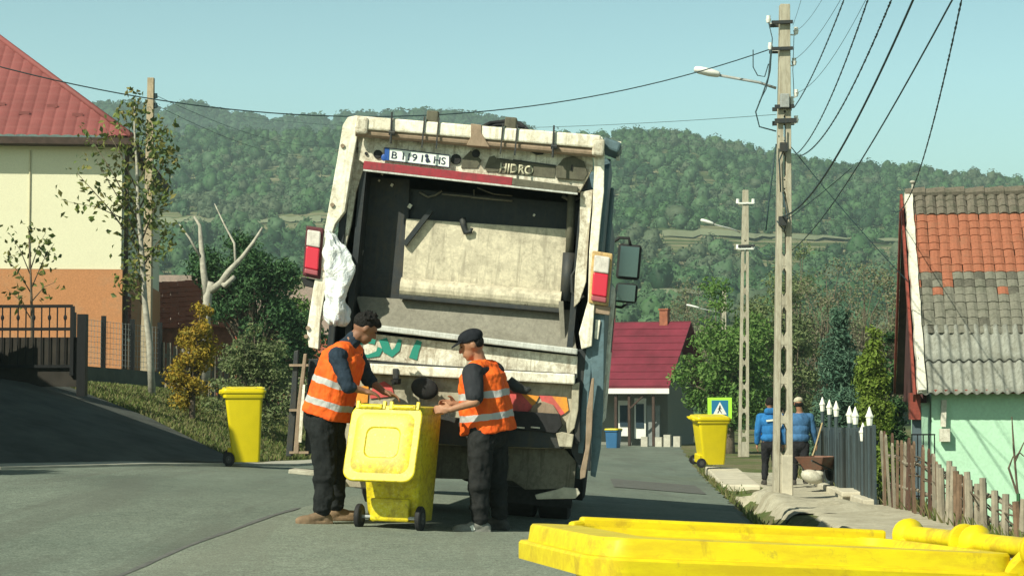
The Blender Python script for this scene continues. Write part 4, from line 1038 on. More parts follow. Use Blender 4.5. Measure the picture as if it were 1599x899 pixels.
def cable(label, p, q, sag, r, group='overhead cables on the poles', n=40, r2=None, twist=0):
    p, q = Vector(p), Vector(q); pts = []; mb = MB()
    for s in range(2 if twist else 1):
        pts = []
        for i in range(n + 1):
            t = i / n; c = p.lerp(q, t) - Vector((0, 0, sag * 4 * t * (1 - t)))
            if twist: a = t * twist * 2 * math.pi + s * math.pi; c += Vector((math.cos(a), 0, math.sin(a))) * r * .62
            pts.append(c)
        rr = [(r + ((r2 or r) - r) * i / n) * .55 for i in range(n + 1)]
        mb.tube(pts, rr, 5)
    o = centered(mb, 'cable', wiret, smooth=True); tag(o, label, 'cable', group); return o
cable('long sagging cable from pole to the maroon roof', at(1203, 77, 30), at(-60, 88, 26), .95, .016)
cable('faint thin wire crossing behind the lorry top', at(1212, 179, 30.2), at(380, 182, 60), .3, .008)
N_ = 9.0
for lab, a, b_, sag, r_, tw in (
    ('thick black bundle rising steeply, the broadest of the cables', (1222, 338, 29.8), (1452, -60, 12), .35, .026, 0),
    ('thin wire from the pole top leaving the frame nearest the pole', (1238, 40, 30), (1262, -40, 20), .03, .006, 0),
    ('second wire from the pole, leaving through the top edge', (1243, 48, 30), (1300, -30, 18), .08, .006, 0),
    ('thin wire from the second insulator up to the top edge', (1242, 92, 30), (1345, -60, 16), .12, .007, 0),
    ('dotted twisted cable, innermost of the steep ones', (1240, 168, 30), (1340, -60, 16), .12, .009, 60),
    ('wire from the third insulator crossing the twisted cables', (1243, 145, 30), (1372, -40, 15), .2, .007, 0),
    ('dotted twisted cable ending at the upper bracket', (1242, 242, 30), (1372, -50, 15), .25, .009, 60),
    ('dotted twisted cable just left of the broad bundle', (1248, 244, 30), (1412, -50, 14), .3, .010, 60)):
    A = at(*a); B = at(*b_)
    cable(lab, A, B, sag, r_, twist=tw, n=160 if tw else 40, r2=(r_ * .6 if not tw else None))
cable('dark cable right of the broad bundle, running down to the farther pole', at(1180, 385, 61.8), at(1530, -80, 12), 1.0, .022, r2=.013)
cable('thin twisted cable, rightmost of all', at(1395, 330, 34), at(1512, -50, 13), .5, .009, twist=60, n=160)
cable('cable dropping from the nearer pole towards the green house', at(1234, 228, 30), at(1418, 440, 30.2), .05, .014)
cable('wire slanting from the pole down behind the green house roof', at(1226, 345, 30), at(1330, 262, 26), .02, .012)
cable('thin wire running left from the plain pole', at(245, 150, 45), at(520, 225, 110), .5, .012)
cable('second thin wire below the first at the plain pole', at(245, 165, 45), at(520, 240, 110), .6, .012)
cable('house wire from the farther pole over the budding trees', at(1175, 470, 61), at(1300, 440, 50), .35, .012)

# ============================================================ CROSSWALK SIGN
sg = empty('crossing_sign', (at(1125, 690, 60).x, 60, G(at(1125, 690, 60).x, 60)), (0, 0, 0), 'fluorescent yellow green square pedestrian crossing sign behind the yellow bin', 'sign'); sc_ = at(1124, 637, 60) - sg.location
mb = MB(); mb.cyl((sc_.x, .03, -.2), (sc_.x, .03, sc_.z + .3), .03, .03, 8); mb.build('post', M['galv'], sg)
mb = MB(); mb.box(sc_, (.76, .02, .66)); mb.build('sign_panel', mat('fluorescent_yellow_green', (.42, .85, .06), .4), sg, bevel=.01)
mb = MB(); mb.box(sc_ + Vector((0, -.014, 0)), (.52, .012, .50)); mb.build('blue_square', mat('sign_blue', (.02, .16, .32), .4), sg)
mb = MB(); c = sc_ + Vector((0, -.022, 0)); mb.prism([c + Vector((-.21, 0, -.19)), c + Vector((.21, 0, -.19)), c + Vector((0, 0, .2))], (0, -.006, 0)); mb.build('white_triangle', M['white'], sg)
mb = MB(); c = sc_ + Vector((0, -.030, 0)); blk = mat('sign_black', (.01, .01, .01), .5)
mb.ell(c + Vector((.0, 0, .07)), (.022, .004, .022)); mb.bar(c + Vector((0, 0, .05)), c + Vector((-.01, 0, -.04)), .01, .045); mb.bar(c + Vector((-.01, 0, -.04)), c + Vector((-.07, 0, -.15)), .01, .025); mb.bar(c + Vector((-.01, 0, -.04)), c + Vector((.05, 0, -.15)), .01, .025)
mb.bar(c + Vector((0, 0, .03)), c + Vector((.06, 0, -.03)), .01, .016); mb.bar(c + Vector((0, 0, .03)), c + Vector((-.06, 0, -.03)), .01, .016); mb.build('walking_figure', blk, sg)

# ============================================================ REFUSE LORRY
TR = Matrix.Translation((-.60, 16.0, -.02)) @ Euler((0, R(5.2), R(-3.6)), 'XYZ').to_matrix().to_4x4()
truck = empty('garbage_truck', (0, 0, 0), (0, 0, 0), 'dirty white rear loading refuse lorry with its hopper open towards the camera', 'truck')
truck.location = TR.to_translation(); truck.rotation_euler = TR.to_euler()
TI = TR.inverted()
def tl(px, py, d=0.0):                  # lorry coordinates of photo point (px, py) on the lorry's plane y = d
    o = TI @ cam.location; e = (TI.to_3x3() @ ray(px, py)); t = (d - o.y) / e.y; return o + e * t
wp = worn('lorry_white', (.84, .81, .70), (.40, .34, .25), (.17, .08, .045), .52, .42, 3.2, .6, fine=22)
wpr = worn('lorry_white_battered', (.80, .77, .66), (.26, .21, .15), (.12, .065, .04), .72, .58, 3.0, .65, fine=22)
rustm = worn('rusty_bar', (.30, .22, .16), (.2, .15, .1), (.16, .08, .05), .5, .6, 6, .8)
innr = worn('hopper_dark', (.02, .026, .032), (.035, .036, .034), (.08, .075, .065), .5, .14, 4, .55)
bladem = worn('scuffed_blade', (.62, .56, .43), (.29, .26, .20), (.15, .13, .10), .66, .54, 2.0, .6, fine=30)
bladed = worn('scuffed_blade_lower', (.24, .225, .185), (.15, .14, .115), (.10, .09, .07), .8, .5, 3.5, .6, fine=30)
edgem = worn('worn_steel_edge', (.55, .56, .54), (.25, .25, .22), (.2, .12, .08), .4, .3, 8, .4)
bodyb = worn('container_blue_grey', (.10, .16, .19), (.06, .09, .1), (.2, .19, .17), .4, .1, 1.5, .55)
redm = worn('red_strip', (.30, .03, .045), (.14, .04, .045), (.4, .16, .13), .4, .15, 6, .6)
olive = worn('olive_grime', (.12, .115, .085), (.07, .065, .05), (.25, .2, .12), .5, .3, 6, .85)
lightb = worn('dusty_beige', (.50, .46, .36), (.26, .23, .17), (.15, .10, .07), .8, .45, 3, .8)
def fpanel(name, pts, d, th, m, parent=truck, bevel=.006):
    """a plate traced in the lorry's own plane at depth d, th thick forward"""
    mb = MB(); P = [tl(x, y, d) for x, y in pts]; mb.prism(P, (0, th, 0)); return mb.build(name, m, parent, bevel=bevel)
# container behind the tailgate
a = tl(556, 200, 0); b = tl(968, 232, 0); zt = tl(740, 212, 0).z - .06
XL, XRt = tl(512, 400).x + .04, tl(964, 330, 3.0).x - .03
mb = MB(); zb = .95
prof = [(XL, zb), (XL - .03, zb + .5), (XL, zt - .35), (XL + .18, zt), (XRt - .18, zt), (XRt, zt - .35), (XRt + .02, zb + .5), (XRt, zb)]
mb.loft([[Vector((x, y, z)) for x, z in prof] for y in (1.35, 5.0)]); mb.build('container', bodyb, truck, bevel=.03)
# tailgate side walls (solid, from the pillars to the container)
for side in (0, 1):
    xo = XL if side == 0 else XRt
    s = -1 if side == 0 else 1
    mb = MB()
    out = [(.04, .72), (.02, 1.8), (.04, zt - .12), (.35, zt), (1.4, zt), (1.4, .95), (.8, .55), (.3, .5)]
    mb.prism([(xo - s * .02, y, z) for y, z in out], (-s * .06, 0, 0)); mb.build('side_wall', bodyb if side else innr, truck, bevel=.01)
    for yy in (.45, .95):
        mb = MB(); mb.box((xo + s * .01, yy, 1.9), (.03, .07, 2.2)); mb.build('side_rib', bodyb, truck, bevel=.01)
# white pillars with flanges
lp_ = fpanel('pillar', [(543, 183), (558, 180), (560, 200), (549, 260), (538, 330), (523, 350), (516, 372), (510, 440), (500, 500), (497, 545), (482, 542), (479, 515), (489, 450), (502, 384), (512, 330), (528, 240), (535, 196)], -.05, .09, wp)
fpanel('pillar_inner_lip', [(557, 195), (568, 262), (556, 300), (548, 350), (536, 400), (526, 380), (538, 330), (549, 262)], .05, .06, wpr)
rp_ = fpanel('pillar', [(925, 212), (941, 214), (944, 236), (943, 300), (938, 345), (934, 390), (928, 480), (924, 540), (908, 545), (904, 520), (918, 470), (920, 395), (925, 330), (928, 262), (926, 240)], -.05, .09, wp)
fpanel('pillar_inner_lip', [(906, 300), (926, 296), (920, 360), (915, 440), (905, 470), (896, 480), (898, 430), (905, 360)], .03, .06, wpr)
for x, y in ((549, 228), (533, 320), (520, 420), (495, 512), (492, 525)):
    q = tl(x - 14, y, -.055); mb = MB(); mb.cyl(q, q + Vector((0, -.012, 0)), .018, .018, 8); mb.build('bolt', rustm, truck)
# header: white panel, cream top beam, rusty tube, red strip
fpanel('header_panel', [(558, 200), (925, 240), (926, 262), (905, 300), (880, 292), (570, 256), (560, 250)], .0, .07, wpr)
mb = MB(); mb.bar(tl(556, 192, -.10), tl(938, 223, -.10), .12, .11); mb.build('top_beam', wp, truck, bevel=.015)
mb = MB(); mb.cyl(tl(556, 206, -.10), tl(930, 239, -.10), .038, .038, 12); mb.build('hinge_tube', rustm, truck, smooth=False)
mb = MB(); mb.bar(tl(568, 258, -.03), tl(800, 284, -.03), .04, .07); mb.build('red_stripe', redm, truck, bevel=.005)
mb = MB(); mb.bar(tl(800, 284, -.03), tl(902, 297, -.03), .04, .06); mb.build('stripe_end', olive, truck, bevel=.005)
mb = MB(); mb.bar(tl(568, 266, -.035), tl(902, 303, -.035), .05, .014); mb.build('lip_edge', edgem, truck)
for x0, y0, x1, y1 in ((558, 188, 575, 206), (925, 222, 944, 240)):
    c = (tl(x0, y0, -.12) + tl(x1, y1, -.12)) / 2; mb = MB(); mb.box(c, (.1, .12, .14)); mb.build('hinge_block', wpr, truck, bevel=.02)
# brackets, gussets and holes
for pts in ([(636, 208), (666, 212), (660, 219), (654, 222), (644, 221)], [(826, 230), (852, 233), (848, 241), (838, 242), (830, 238)]):
    fpanel('gusset', pts, -.02, .03, innr)
fpanel('centre_bracket', [(735, 193), (752, 195), (752, 208), (765, 230), (728, 227), (735, 214)], -.17, .12, rustm)
for x, y, r in ((590, 241, .038), (712, 249, .045), (743, 240, .036), (572, 240, .014)):
    q = tl(x, y, -.004); mb = MB(); mb.cyl(q, q + Vector((0, -.014, 0)), r, r * .92, 16); mb.build('round_lamp', M['black'], truck)
for x in (675, 797):
    y = 183 + (x - 560) * .083 ; q = tl(x, y, -.10); mb = MB(); mb.box(q + Vector((0, 0, .05)), (.10, .1, .10)); mb.build('beam_clamp', olive, truck, bevel=.012)
    for dx in (-.06, .06): mb = MB(); mb.box(q + Vector((dx, -.07, -.09)), (.012, .012, .26)); mb.build('clamp_rod', M['dark_steel'], truck)
for x, y0, y1 in ((612, 175, 224), (865, 196, 246)):
    mb = MB(); mb.cyl(tl(x, y0, -.18), tl(x - 2, y1, -.18), .008, .011, 6); mb.build('marker_rod', M['dark_steel'], truck)
    q = tl(x, (y0 + y1) / 2 + 8, -.17); mb = MB(); mb.cyl(q + Vector((-.025, 0, 0)), q + Vector((.025, 0, 0)), .022, .022, 8); mb.build('rod_clip', M['dark_steel'], truck)
mb = MB(); mb.tube([tl(x, y, d) for x, y, d in ((752, 200, .1), (765, 193, .2), (790, 190, .25), (812, 193, .25), (826, 206, .2), (832, 214, .1))], .02, 8); mb.tube([tl(x, y, d) for x, y, d in ((758, 202, .05), (775, 196, .1), (800, 194, .15), (818, 200, .1))], .014, 8); mb.build('hydraulic_hose', M['black'], truck, smooth=True)
# grey mud splashes as battered plates
fpanel('damaged_plate', [(722, 248), (735, 235), (752, 250), (745, 262), (720, 262)], -.012, .012, olive, bevel=0)
fpanel('damaged_plate', [(757, 262), (764, 245), (772, 243), (782, 258), (778, 268), (760, 268)], -.012, .012, olive, bevel=0)
fpanel('damaged_plate', [(868, 262), (880, 247), (895, 244), (912, 252), (918, 272), (912, 282), (868, 278)], -.03, .02, olive)
mb = MB(); q = tl(893, 262, -.035); mb.box(q, (.012, .006, .05)); mb.build('slot', M['black'], truck)
# number plate
mb = MB(); A, B = tl(601, 231, -.02), tl(702, 243, -.02); A2, B2 = tl(600, 250, -.02), tl(702, 262, -.02)
plw = mat('plate_white', (.72, .76, .74), .4); plb = mat('plate_blue', (.02, .08, .32), .4); plk = mat('plate_black', (.03, .04, .08), .5)
pl = MB().prism([A, B, B2, A2], (0, -.012, 0)).build('number_plate', plw, truck, bevel=.003)
for (p, q) in ((A, B), (B, B2), (B2, A2), (A2, A)): MB().bar(p + Vector((0, -.014, 0)), q + Vector((0, -.014, 0)), .006, .007).build('plate_rim', plk, pl)
e = (B - A) * .075; MB().prism([A + Vector((0, -.013, 0)), A + e + Vector((0, -.013, 0)), A2 + e + Vector((0, -.013, 0)), A2 + Vector((0, -.013, 0))], (0, -.004, 0)).build('blue_band', plb, pl)
def text(s, p, q, h, m, parent, name='lettering', ext=.002, off=.016, bold=0):
    """letters standing on the line p-q (left to right), h high, facing -y"""
    cu = bpy.data.curves.new(name, 'FONT'); cu.body = s; cu.size = 1; cu.extrude = 0; cu.offset = bold
    o = bpy.data.objects.new(name, cu); COL.objects.link(o); bpy.context.view_layer.update()
    me = bpy.data.meshes.new_from_object(o.evaluated_get(bpy.context.evaluated_depsgraph_get())); bpy.data.objects.remove(o)
    xs_ = [v.co.x for v in me.vertices]; ysn = [v.co.y for v in me.vertices]; w = max(xs_) - min(xs_); hh = max(ysn)
    X = (q - p); Wd = X.length; X.normalize(); Z = Vector((X.x, 0, X.z)).cross(Vector((0, 1, 0))) * -1
    Z = Vector((0, 1, 0)).cross(X) * -1
    if Z.z < 0: Z = -Z
    for v in me.vertices: v.co = p + X * ((v.co.x - min(xs_)) / w * Wd) + Z * (v.co.y / hh * h) + Vector((0, -off, 0))
    me.materials.clear(); me.materials.append(m); t = bpy.data.objects.new(name, me); COL.objects.link(t); t.parent = parent
    sm = t.modifiers.new('s', 'SOLIDIFY'); sm.thickness = ext; return t
vdown = (A2 - A)
text('B 119', A + (B - A) * .11 + vdown * .80, A + (B - A) * .50 + vdown * .80, vdown.length * .58, plk, pl, bold=.004)
text('I', A + (B - A) * .57 + vdown * .80, A + (B - A) * .59 + vdown * .80, vdown.length * .58, plk, pl, bold=.004)
text('HS', A + (B - A) * .76 + vdown * .80, A + (B - A) * .94 + vdown * .80, vdown.length * .58, plk, pl, bold=.004)
c = A + (B - A) * .665 + vdown * .6; MB().ell(c + Vector((0, -.016, 0)), (.016, .006, .022), None, 12, 8).ell(c + Vector((.016, -.016, -.008)), (.010, .006, .008), None, 12, 8).ell(c + Vector((-.01, -.016, .035)), (.016, .006, .016), None, 12, 8).build('mud_splash', plk, pl)
MB().ell(A2 + Vector((.0, -.014, .02)), (.026, .006, .03), None, 12, 8).build('mud_splash', plb, pl)
# maker's lettering strip, half rubbed away
strip = fpanel('lettering_strip', [(776, 247), (868, 258), (866, 278), (776, 270)], -.008, .008, olive, bevel=0)
text('HIDRO', tl(780, 268, -.012), tl(832, 273, -.012), .075, worn('rubbed_lettering', (.6, .57, .42), (.2, .18, .13), (.15, .13, .1), .6, .45, 9), strip, off=.004, bold=.03)
MB().bar(tl(780, 248, -.012), tl(795, 250, -.012), .008, .012).bar(tl(801, 250, -.012), tl(868, 259, -.012), .008, .012).build('strip_line', M['dark_steel'], strip)

# hopper interior -----------------------------------------------------
xl_, xr_ = XL + .06, XRt - .22
mb = MB()   # roof, back and side linings
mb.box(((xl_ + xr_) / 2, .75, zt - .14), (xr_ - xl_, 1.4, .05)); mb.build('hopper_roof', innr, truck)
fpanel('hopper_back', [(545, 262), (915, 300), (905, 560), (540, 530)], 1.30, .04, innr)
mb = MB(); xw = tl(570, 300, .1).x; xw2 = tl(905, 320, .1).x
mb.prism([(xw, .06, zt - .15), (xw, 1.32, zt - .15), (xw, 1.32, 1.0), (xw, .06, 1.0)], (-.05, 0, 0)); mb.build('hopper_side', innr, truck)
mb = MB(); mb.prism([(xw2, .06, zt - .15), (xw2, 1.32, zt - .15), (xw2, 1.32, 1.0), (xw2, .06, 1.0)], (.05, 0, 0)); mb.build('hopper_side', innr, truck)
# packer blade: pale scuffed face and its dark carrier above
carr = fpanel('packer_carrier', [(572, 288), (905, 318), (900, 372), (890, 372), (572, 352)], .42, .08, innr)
fpanel('packer_blade', [(634, 341), (888, 358), (884, 400), (880, 458), (628, 438)], .28, .07, bladem, bevel=.01)
rings = []
A, B = tl(626, 448, .20), tl(876, 470, .20)
mb = MB(); mb.cyl(A, B, .085, .085, 16); mb.build('blade_lip', bladem, truck, smooth=False)
mb = MB(); mb.bar(A + Vector((0, -.03, -.085)), B + Vector((0, -.03, -.085)), .10, .035); mb.build('blade_edge', M['dark_steel'], truck, bevel=.006)
# hopper floor sloping up behind the sill, lit lower plate
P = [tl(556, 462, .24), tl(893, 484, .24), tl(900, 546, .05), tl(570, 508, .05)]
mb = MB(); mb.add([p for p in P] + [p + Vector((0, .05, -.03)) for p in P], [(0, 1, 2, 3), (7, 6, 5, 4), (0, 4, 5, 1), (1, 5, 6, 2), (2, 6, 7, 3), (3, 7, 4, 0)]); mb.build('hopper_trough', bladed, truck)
for x, y in ((868, 488), (866, 494)): 
    q = tl(x, y, .28); mb = MB(); mb.cyl(q, q + Vector((0, -.05, 0)), .035, .02, 10); mb.build('boss', rustm, truck)
fpanel('trough_divider', [(872, 470), (880, 470), (884, 545), (876, 545)], .1, .05, bladed)
# hydraulic rams and levers at both sides
mb = MB(); mb.cyl(tl(893, 300, .2), tl(889, 400, .25), .035, .035, 10); mb.build('ram_cylinder', olive, truck, smooth=True)
mb = MB(); mb.cyl(tl(889, 395, .2), tl(884, 470, .2), .055, .055, 12); mb.build('ram_cylinder', M['dark_steel'], truck, smooth=True)
mb = MB(); mb.tube([tl(x, y, .05) for x, y in ((913, 425), (900, 418), (893, 430), (893, 455), (902, 468), (912, 462))], .012, 6); mb.build('side_handle', M['dark_steel'], truck, smooth=True)
mb = MB(); mb.bar(tl(674, 328, .26), tl(632, 382, .26), .075, .04); mb.build('lever_arm', innr, truck)
mb = MB(); mb.tube([tl(x, y, .25) for x, y in ((722, 340), (724, 352), (727, 363), (735, 362), (737, 356))], [.03, .028, .024, .018, .012], 8); mb.build('hook', M['dark_steel'], truck, smooth=True)
for pts, r_ in (([(655, 300), (668, 308), (680, 305), (690, 298)], .010), ([(690, 303), (740, 308), (740, 296)], .008), ([(735, 308), (800, 314)], .010), ([(878, 306), (892, 314), (905, 308)], .016), ([(745, 293), (770, 303), (800, 306)], .006)):
    mb = MB(); mb.tube([tl(x, y, .40) for x, y in pts], r_, 6); mb.build('hydraulic_pipe', bladed, truck, smooth=True)
for x, y, s_ in ((612, 289, .02), (640, 322, .03), (834, 336, .016), (597, 272, .016), (592, 282, .014), (536, 314, .03)):
    q = tl(x, y, .35 if x > 560 else .0); mb = MB(); mb.box(q, (s_, .02, s_ * 1.3), (0, .5, 0)); mb.build('bolt', wp, truck)
mb = MB(); mb.bar(tl(563, 390, .3), tl(556, 430, .3), .02, .05); mb.build('bolt_strip', M['galv'], truck)
# dark plate standing in for the cast shadow left of the blade
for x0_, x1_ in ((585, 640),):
    fpanel('shadow_plate', [(560, 275), (640, 280), (638, 350), (630, 475), (556, 475)], .36, .02, M['dark_steel'])

# sill and lower tailgate ----------------------------------------------
mb = MB(); mb.bar(tl(574, 510, -.03), tl(902, 549, -.03), .12, .05); mb.build('sill_edge', edgem, truck, bevel=.01)
tg = fpanel('tailgate_panel', [(556, 518), (902, 556), (901, 590), (556, 560)], .0, .08, wpr)
gr = mat('graffiti_green', (.02, .22, .17), .55)
def stroke(pts, w, d=-.006):
    mb = MB(); q = [tl(x, y, d) for x, y in pts]
    L = []; Rr = []
    for i, p in enumerate(q):
        t = (q[min(i + 1, len(q) - 1)] - q[max(i - 1, 0)]).normalized(); n = Vector((-t.z, 0, t.x)); L.append(p + n * w[i] / 2); Rr.append(p - n * w[i] / 2)
    for i in range(len(q) - 1): mb.prism([L[i], L[i + 1], Rr[i + 1], Rr[i]], (0, -.003, 0))
    mb.build('graffiti', gr, tg)
stroke([(562, 536), (572, 530), (586, 534)], [.03, .05, .04]); stroke([(560, 554), (575, 556), (590, 552), (594, 543)], [.02, .03, .05, .05])
stroke([(598, 529), (604, 546), (612, 552), (620, 545), (625, 530)], [.07, .07, .06, .05, .03]); stroke([(655, 532), (649, 546), (645, 560)], [.05, .06, .07])
mb = MB(); mb.bar(tl(556, 574, -.04), tl(898, 592, -.04), .12, .085); mb.build('cross_beam', wp, truck, bevel=.012)
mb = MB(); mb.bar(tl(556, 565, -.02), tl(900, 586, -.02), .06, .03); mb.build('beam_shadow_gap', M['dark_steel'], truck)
low = fpanel('lower_panel', [(556, 582), (897, 600), (893, 700), (850, 700), (556, 690)], .02, .06, lightb)
# warning arcs painted red and orange
om = worn('orange_marking', (.75, .30, .04), (.5, .2, .06), (.3, .15, .08), .4, .15, 5); rm_ = worn('red_marking', (.62, .10, .10), (.4, .1, .08), (.3, .15, .12), .4, .15, 5)
def mark(pts, m): MB().prism([tl(x, y, .012) for x, y in pts], (0, -.006, 0)).build('warning_marking', m, low)
mark([(578, 612), (586, 600), (600, 595), (612, 603), (616, 618), (578, 622)], rm_); mark([(556, 605), (576, 600), (574, 628), (556, 630)], om)
mark([(790, 640), (796, 606), (812, 612), (832, 634), (826, 642), (800, 644)], rm_); mark([(812, 612), (826, 616), (842, 618), (834, 634), (832, 634)], om)
mark([(842, 617), (862, 618), (882, 645), (872, 650), (850, 636)], rm_); mark([(862, 618), (885, 620), (888, 640), (882, 645)], om)
fpanel('arch_cover', [(826, 645), (832, 632), (848, 626), (864, 632), (874, 648)], -.03, .05, rustm)
fpanel('rubber_bumper', [(786, 640), (874, 646), (878, 664), (868, 676), (784, 668)], -.10, .10, M['black'])
fpanel('lower_ledge', [(752, 666), (868, 674), (886, 690), (880, 700), (752, 696)], -.06, .12, M['dark_steel'])
for x in (812, 836): q = tl(x, 667, -.11); MB().box(q, (.075, .01, .012)).build('reflector', wp, truck)
mb = MB(); q = tl(822, 604, -.12); mb.tube([tl(x, y, -.12) for x, y in ((794, 594), (806, 604), (822, 610), (828, 606))], [.045, .05, .03, .02], 10); mb.build('lift_hook', M['dark_steel'], truck, smooth=True)
fpanel('corner_plate', [(868, 676), (878, 674), (896, 678), (893, 698), (873, 697)], -.10, .08, lightb)
fpanel('side_bracket', [(893, 600), (905, 596), (903, 640), (897, 668), (886, 680), (884, 660), (892, 640)], -.05, .06, lightb)
fpanel('side_bracket', [(924, 590), (928, 590), (924, 680), (914, 745), (906, 748), (906, 735), (914, 700), (916, 640)], -.08, .05, rustm)
fpanel('side_bracket', [(897, 596), (905, 600), (906, 690), (898, 694), (896, 650)], -.02, .04, M['dark_steel'])
fpanel('tailgate_side_plate', [(928, 482), (944, 486), (942, 640), (938, 700), (930, 745), (922, 742), (926, 640), (922, 540)], .02, .05, bodyb)
fpanel('tailgate_side_plate', [(903, 545), (924, 545), (922, 735), (905, 732), (890, 700), (897, 640)], .04, .05, innr)
fpanel('scuffed_plate', [(930, 498), (938, 500), (934, 530), (928, 528)], .0, .02, wp)
# bin lifting comb and centre latch
mb = MB(); mb.bar(tl(618, 575, -.1), tl(618, 592, -.1), .04, .05); mb.build('latch', M['dark_steel'], truck, bevel=.01)
mb = MB(); mb.cyl(tl(618, 592, -.14), tl(619, 600, -.14), .045, .035, 12); mb.build('latch_knob', M['black'], truck, smooth=False)
mb = MB(); mb.ell(tl(663, 606, -.14), (.115, .05, .09), (0, R(12), 0), 20, 12); mb.build('rubber_buffer', M['black'], truck, smooth=True)
mb = MB(); mb.bar(tl(560, 652, -.06), tl(760, 664, -.06), .14, .05); mb.build('lift_bar', M['dark_steel'], truck, bevel=.01)
for i in range(8):
    x = 568 + i * 26; q = tl(x, 652 + i * 1.6, -.1); mb = MB(); mb.prism([q + Vector((-.03, 0, 0)), q + Vector((.03, 0, 0)), q + Vector((.018, 0, .07)), q + Vector((-.018, 0, .07))], (0, .02, 0)); mb.build('comb_tooth', M['dark_steel'], truck)
# lower dark chassis and apron
fpanel('apron', [(540, 690), (882, 700), (900, 720), (896, 762), (820, 764), (800, 750), (545, 742)], .12, .08, worn('apron_grime', (.16, .15, .12), (.07, .065, .05), (.3, .27, .2), .6, .4, 3, .85))
fpanel('apron_plate', [(528, 660), (580, 662), (580, 762), (520, 758), (528, 720), (534, 690)], -.02, .05, lightb)
mb = MB(); mb.box(((XL + XRt) / 2, 3.2, .82), (.9, 7.0, .22)); mb.build('chassis', M['dark_steel'], truck)
mb = MB(); mb.box(((XL + XRt) / 2, .8, .75), (2.2, 1.1, .35)); mb.build('hopper_belly', innr, truck, bevel=.05)
mb = MB(); q = tl(803, 740, .4); mb.box(q, (.16, .12, .2)); mb.build('tow_box', M['dark_steel'], truck, bevel=.01)
mud = flat('dried_mud', (.40, .38, .31), .3, 8, .95, .6)
fpanel('mud_flap_end', [(835, 772), (868, 764), (880, 760), (902, 762), (906, 770), (898, 778), (838, 779)], .1, .05, mud)
# step and grab frame on the left
stepm = M['dark_steel']
fpanel('step_frame', [(459, 548), (466, 546), (462, 640), (456, 712), (446, 712), (452, 640)], -.02, .05, stepm)
fpanel('step_frame', [(474, 552), (479, 552), (470, 640), (466, 708), (458, 708), (464, 630)], -.06, .04, rustm)
fpanel('step_frame', [(482, 560), (500, 560), (500, 700), (476, 712), (478, 640)], .03, .06, innr)
for y in (570, 640, 706): mb = MB(); mb.bar(tl(452, y, -.04), tl(482, y, -.04), .03, .02); mb.build('step_rung', rustm, truck)
mb = MB(); mb.box(tl(492, 738, -.1), (.40, .28, .035)); mb.build('step_plate', mud, truck, bevel=.006)
mb = MB(); mb.bar(tl(474, 600, -.05), tl(468, 690, -.05), .02, .03); mb.build('grab_rail', wp, truck)
# lamps
def lampbox(x0, y0, x1, y1, x2, y2, x3, y3, rimm):
    c = [tl(x, y, -.07) for x, y in ((x0, y0), (x1, y1), (x2, y2), (x3, y3))]
    h = MB().prism(c, (0, .12, 0)).build('tail_lamp', rimm, truck, bevel=.012)
    def sub(t0, t1, m, nm, ins=.12):
        a = c[0].lerp(c[3], t0); b_ = c[1].lerp(c[2], t0); c2 = c[1].lerp(c[2], t1); d = c[0].lerp(c[3], t1); a2 = a.lerp(b_, ins); b2_ = b_.lerp(a, ins); c3 = c2.lerp(d, ins); d2 = d.lerp(c2, ins)
        MB().prism([a2, b2_, c3, d2], (0, -.03, 0)).build(nm, m, h, bevel=.012, seg=3)
    sub(.08, .40, wl, 'white_lens'); sub(.41, .84, rl, 'red_lens'); sub(.845, .95, rl2, 'lower_lens')
wl = worn('frosted_lens', (.62, .58, .54), (.4, .36, .34), (.3, .2, .2), .4, .1, 14, .3); rl = mat('red_lens', (.55, .02, .05), .25, spec=.5); rl2 = mat('dim_red_lens', (.32, .08, .10), .35)
lampbox(478, 352, 505, 356, 500, 436, 472, 430, worn('dark_red_housing', (.10, .02, .03), (.04, .02, .02), (.2, .1, .1), .4, .1, 9)); 
lampbox(925, 391, 957, 396, 950, 478, 919, 473, worn('yellow_edge_housing', (.55, .38, .16), (.25, .14, .08), (.2, .1, .06), .5, .3, 9))
fpanel('lamp_bracket', [(470, 432), (504, 438), (500, 452), (474, 446)], -.03, .06, M['black'])
fpanel('lamp_bracket', [(919, 474), (954, 479), (952, 492), (924, 488)], -.03, .06, rustm)
mb = MB(); q = tl(884, 345, .3)
# upper right cap and gutter along the container side
mb = MB(); q = tl(955, 232, .2); mb.box(q, (.16, .5, .09), (0, R(15), 0)); mb.build('roof_cap', bodyb, truck, bevel=.02)
mb = MB(); mb.box(tl(966, 236, .3), (.03, .05, .16)); mb.build('marker_lamp', wp, truck)
# cab and mirrors at the front
mb = MB(); cx = (XL + XRt) / 2 + .02; mb.loft([[Vector((cx + a * 1.17, y, z)) for a, z in ((-1, .9), (-1, 2.4), (-.9, zt - .75), (.9, zt - .75), (1, 2.4), (1, .9))] for y in (5.15, 6.6)]); mb.build('cab', wp, truck, bevel=.05)
for k in (-1, 1):
    mb = MB(); mb.box((cx + k * 1.165, 5.9, 2.05), (.03, .8, .7)); mb.build('cab_window', M['window'], truck)
def mir(x0, y0, x1, y1, s):
    D = 6.3; A = tl(x0, y0, D); B = tl(x1, y1, D); c = (A + B) / 2
    mb = MB(); mb.box(c, (abs(B.x - A.x), .12, abs(A.z - B.z))); m_ = mb.build('mirror', M['black'], truck, bevel=.04, seg=3)
    mb = MB(); mb.box(c + Vector((0, -.062, 0)), (abs(B.x - A.x) * .8, .006, abs(A.z - B.z) * .86)); mb.build('mirror_glass', mat('mirror_glass', (.10, .14, .15), .12, .8), m_, bevel=.002)
mir(966, 380, 998, 438, 1); mir(962, 441, 994, 474, 1)
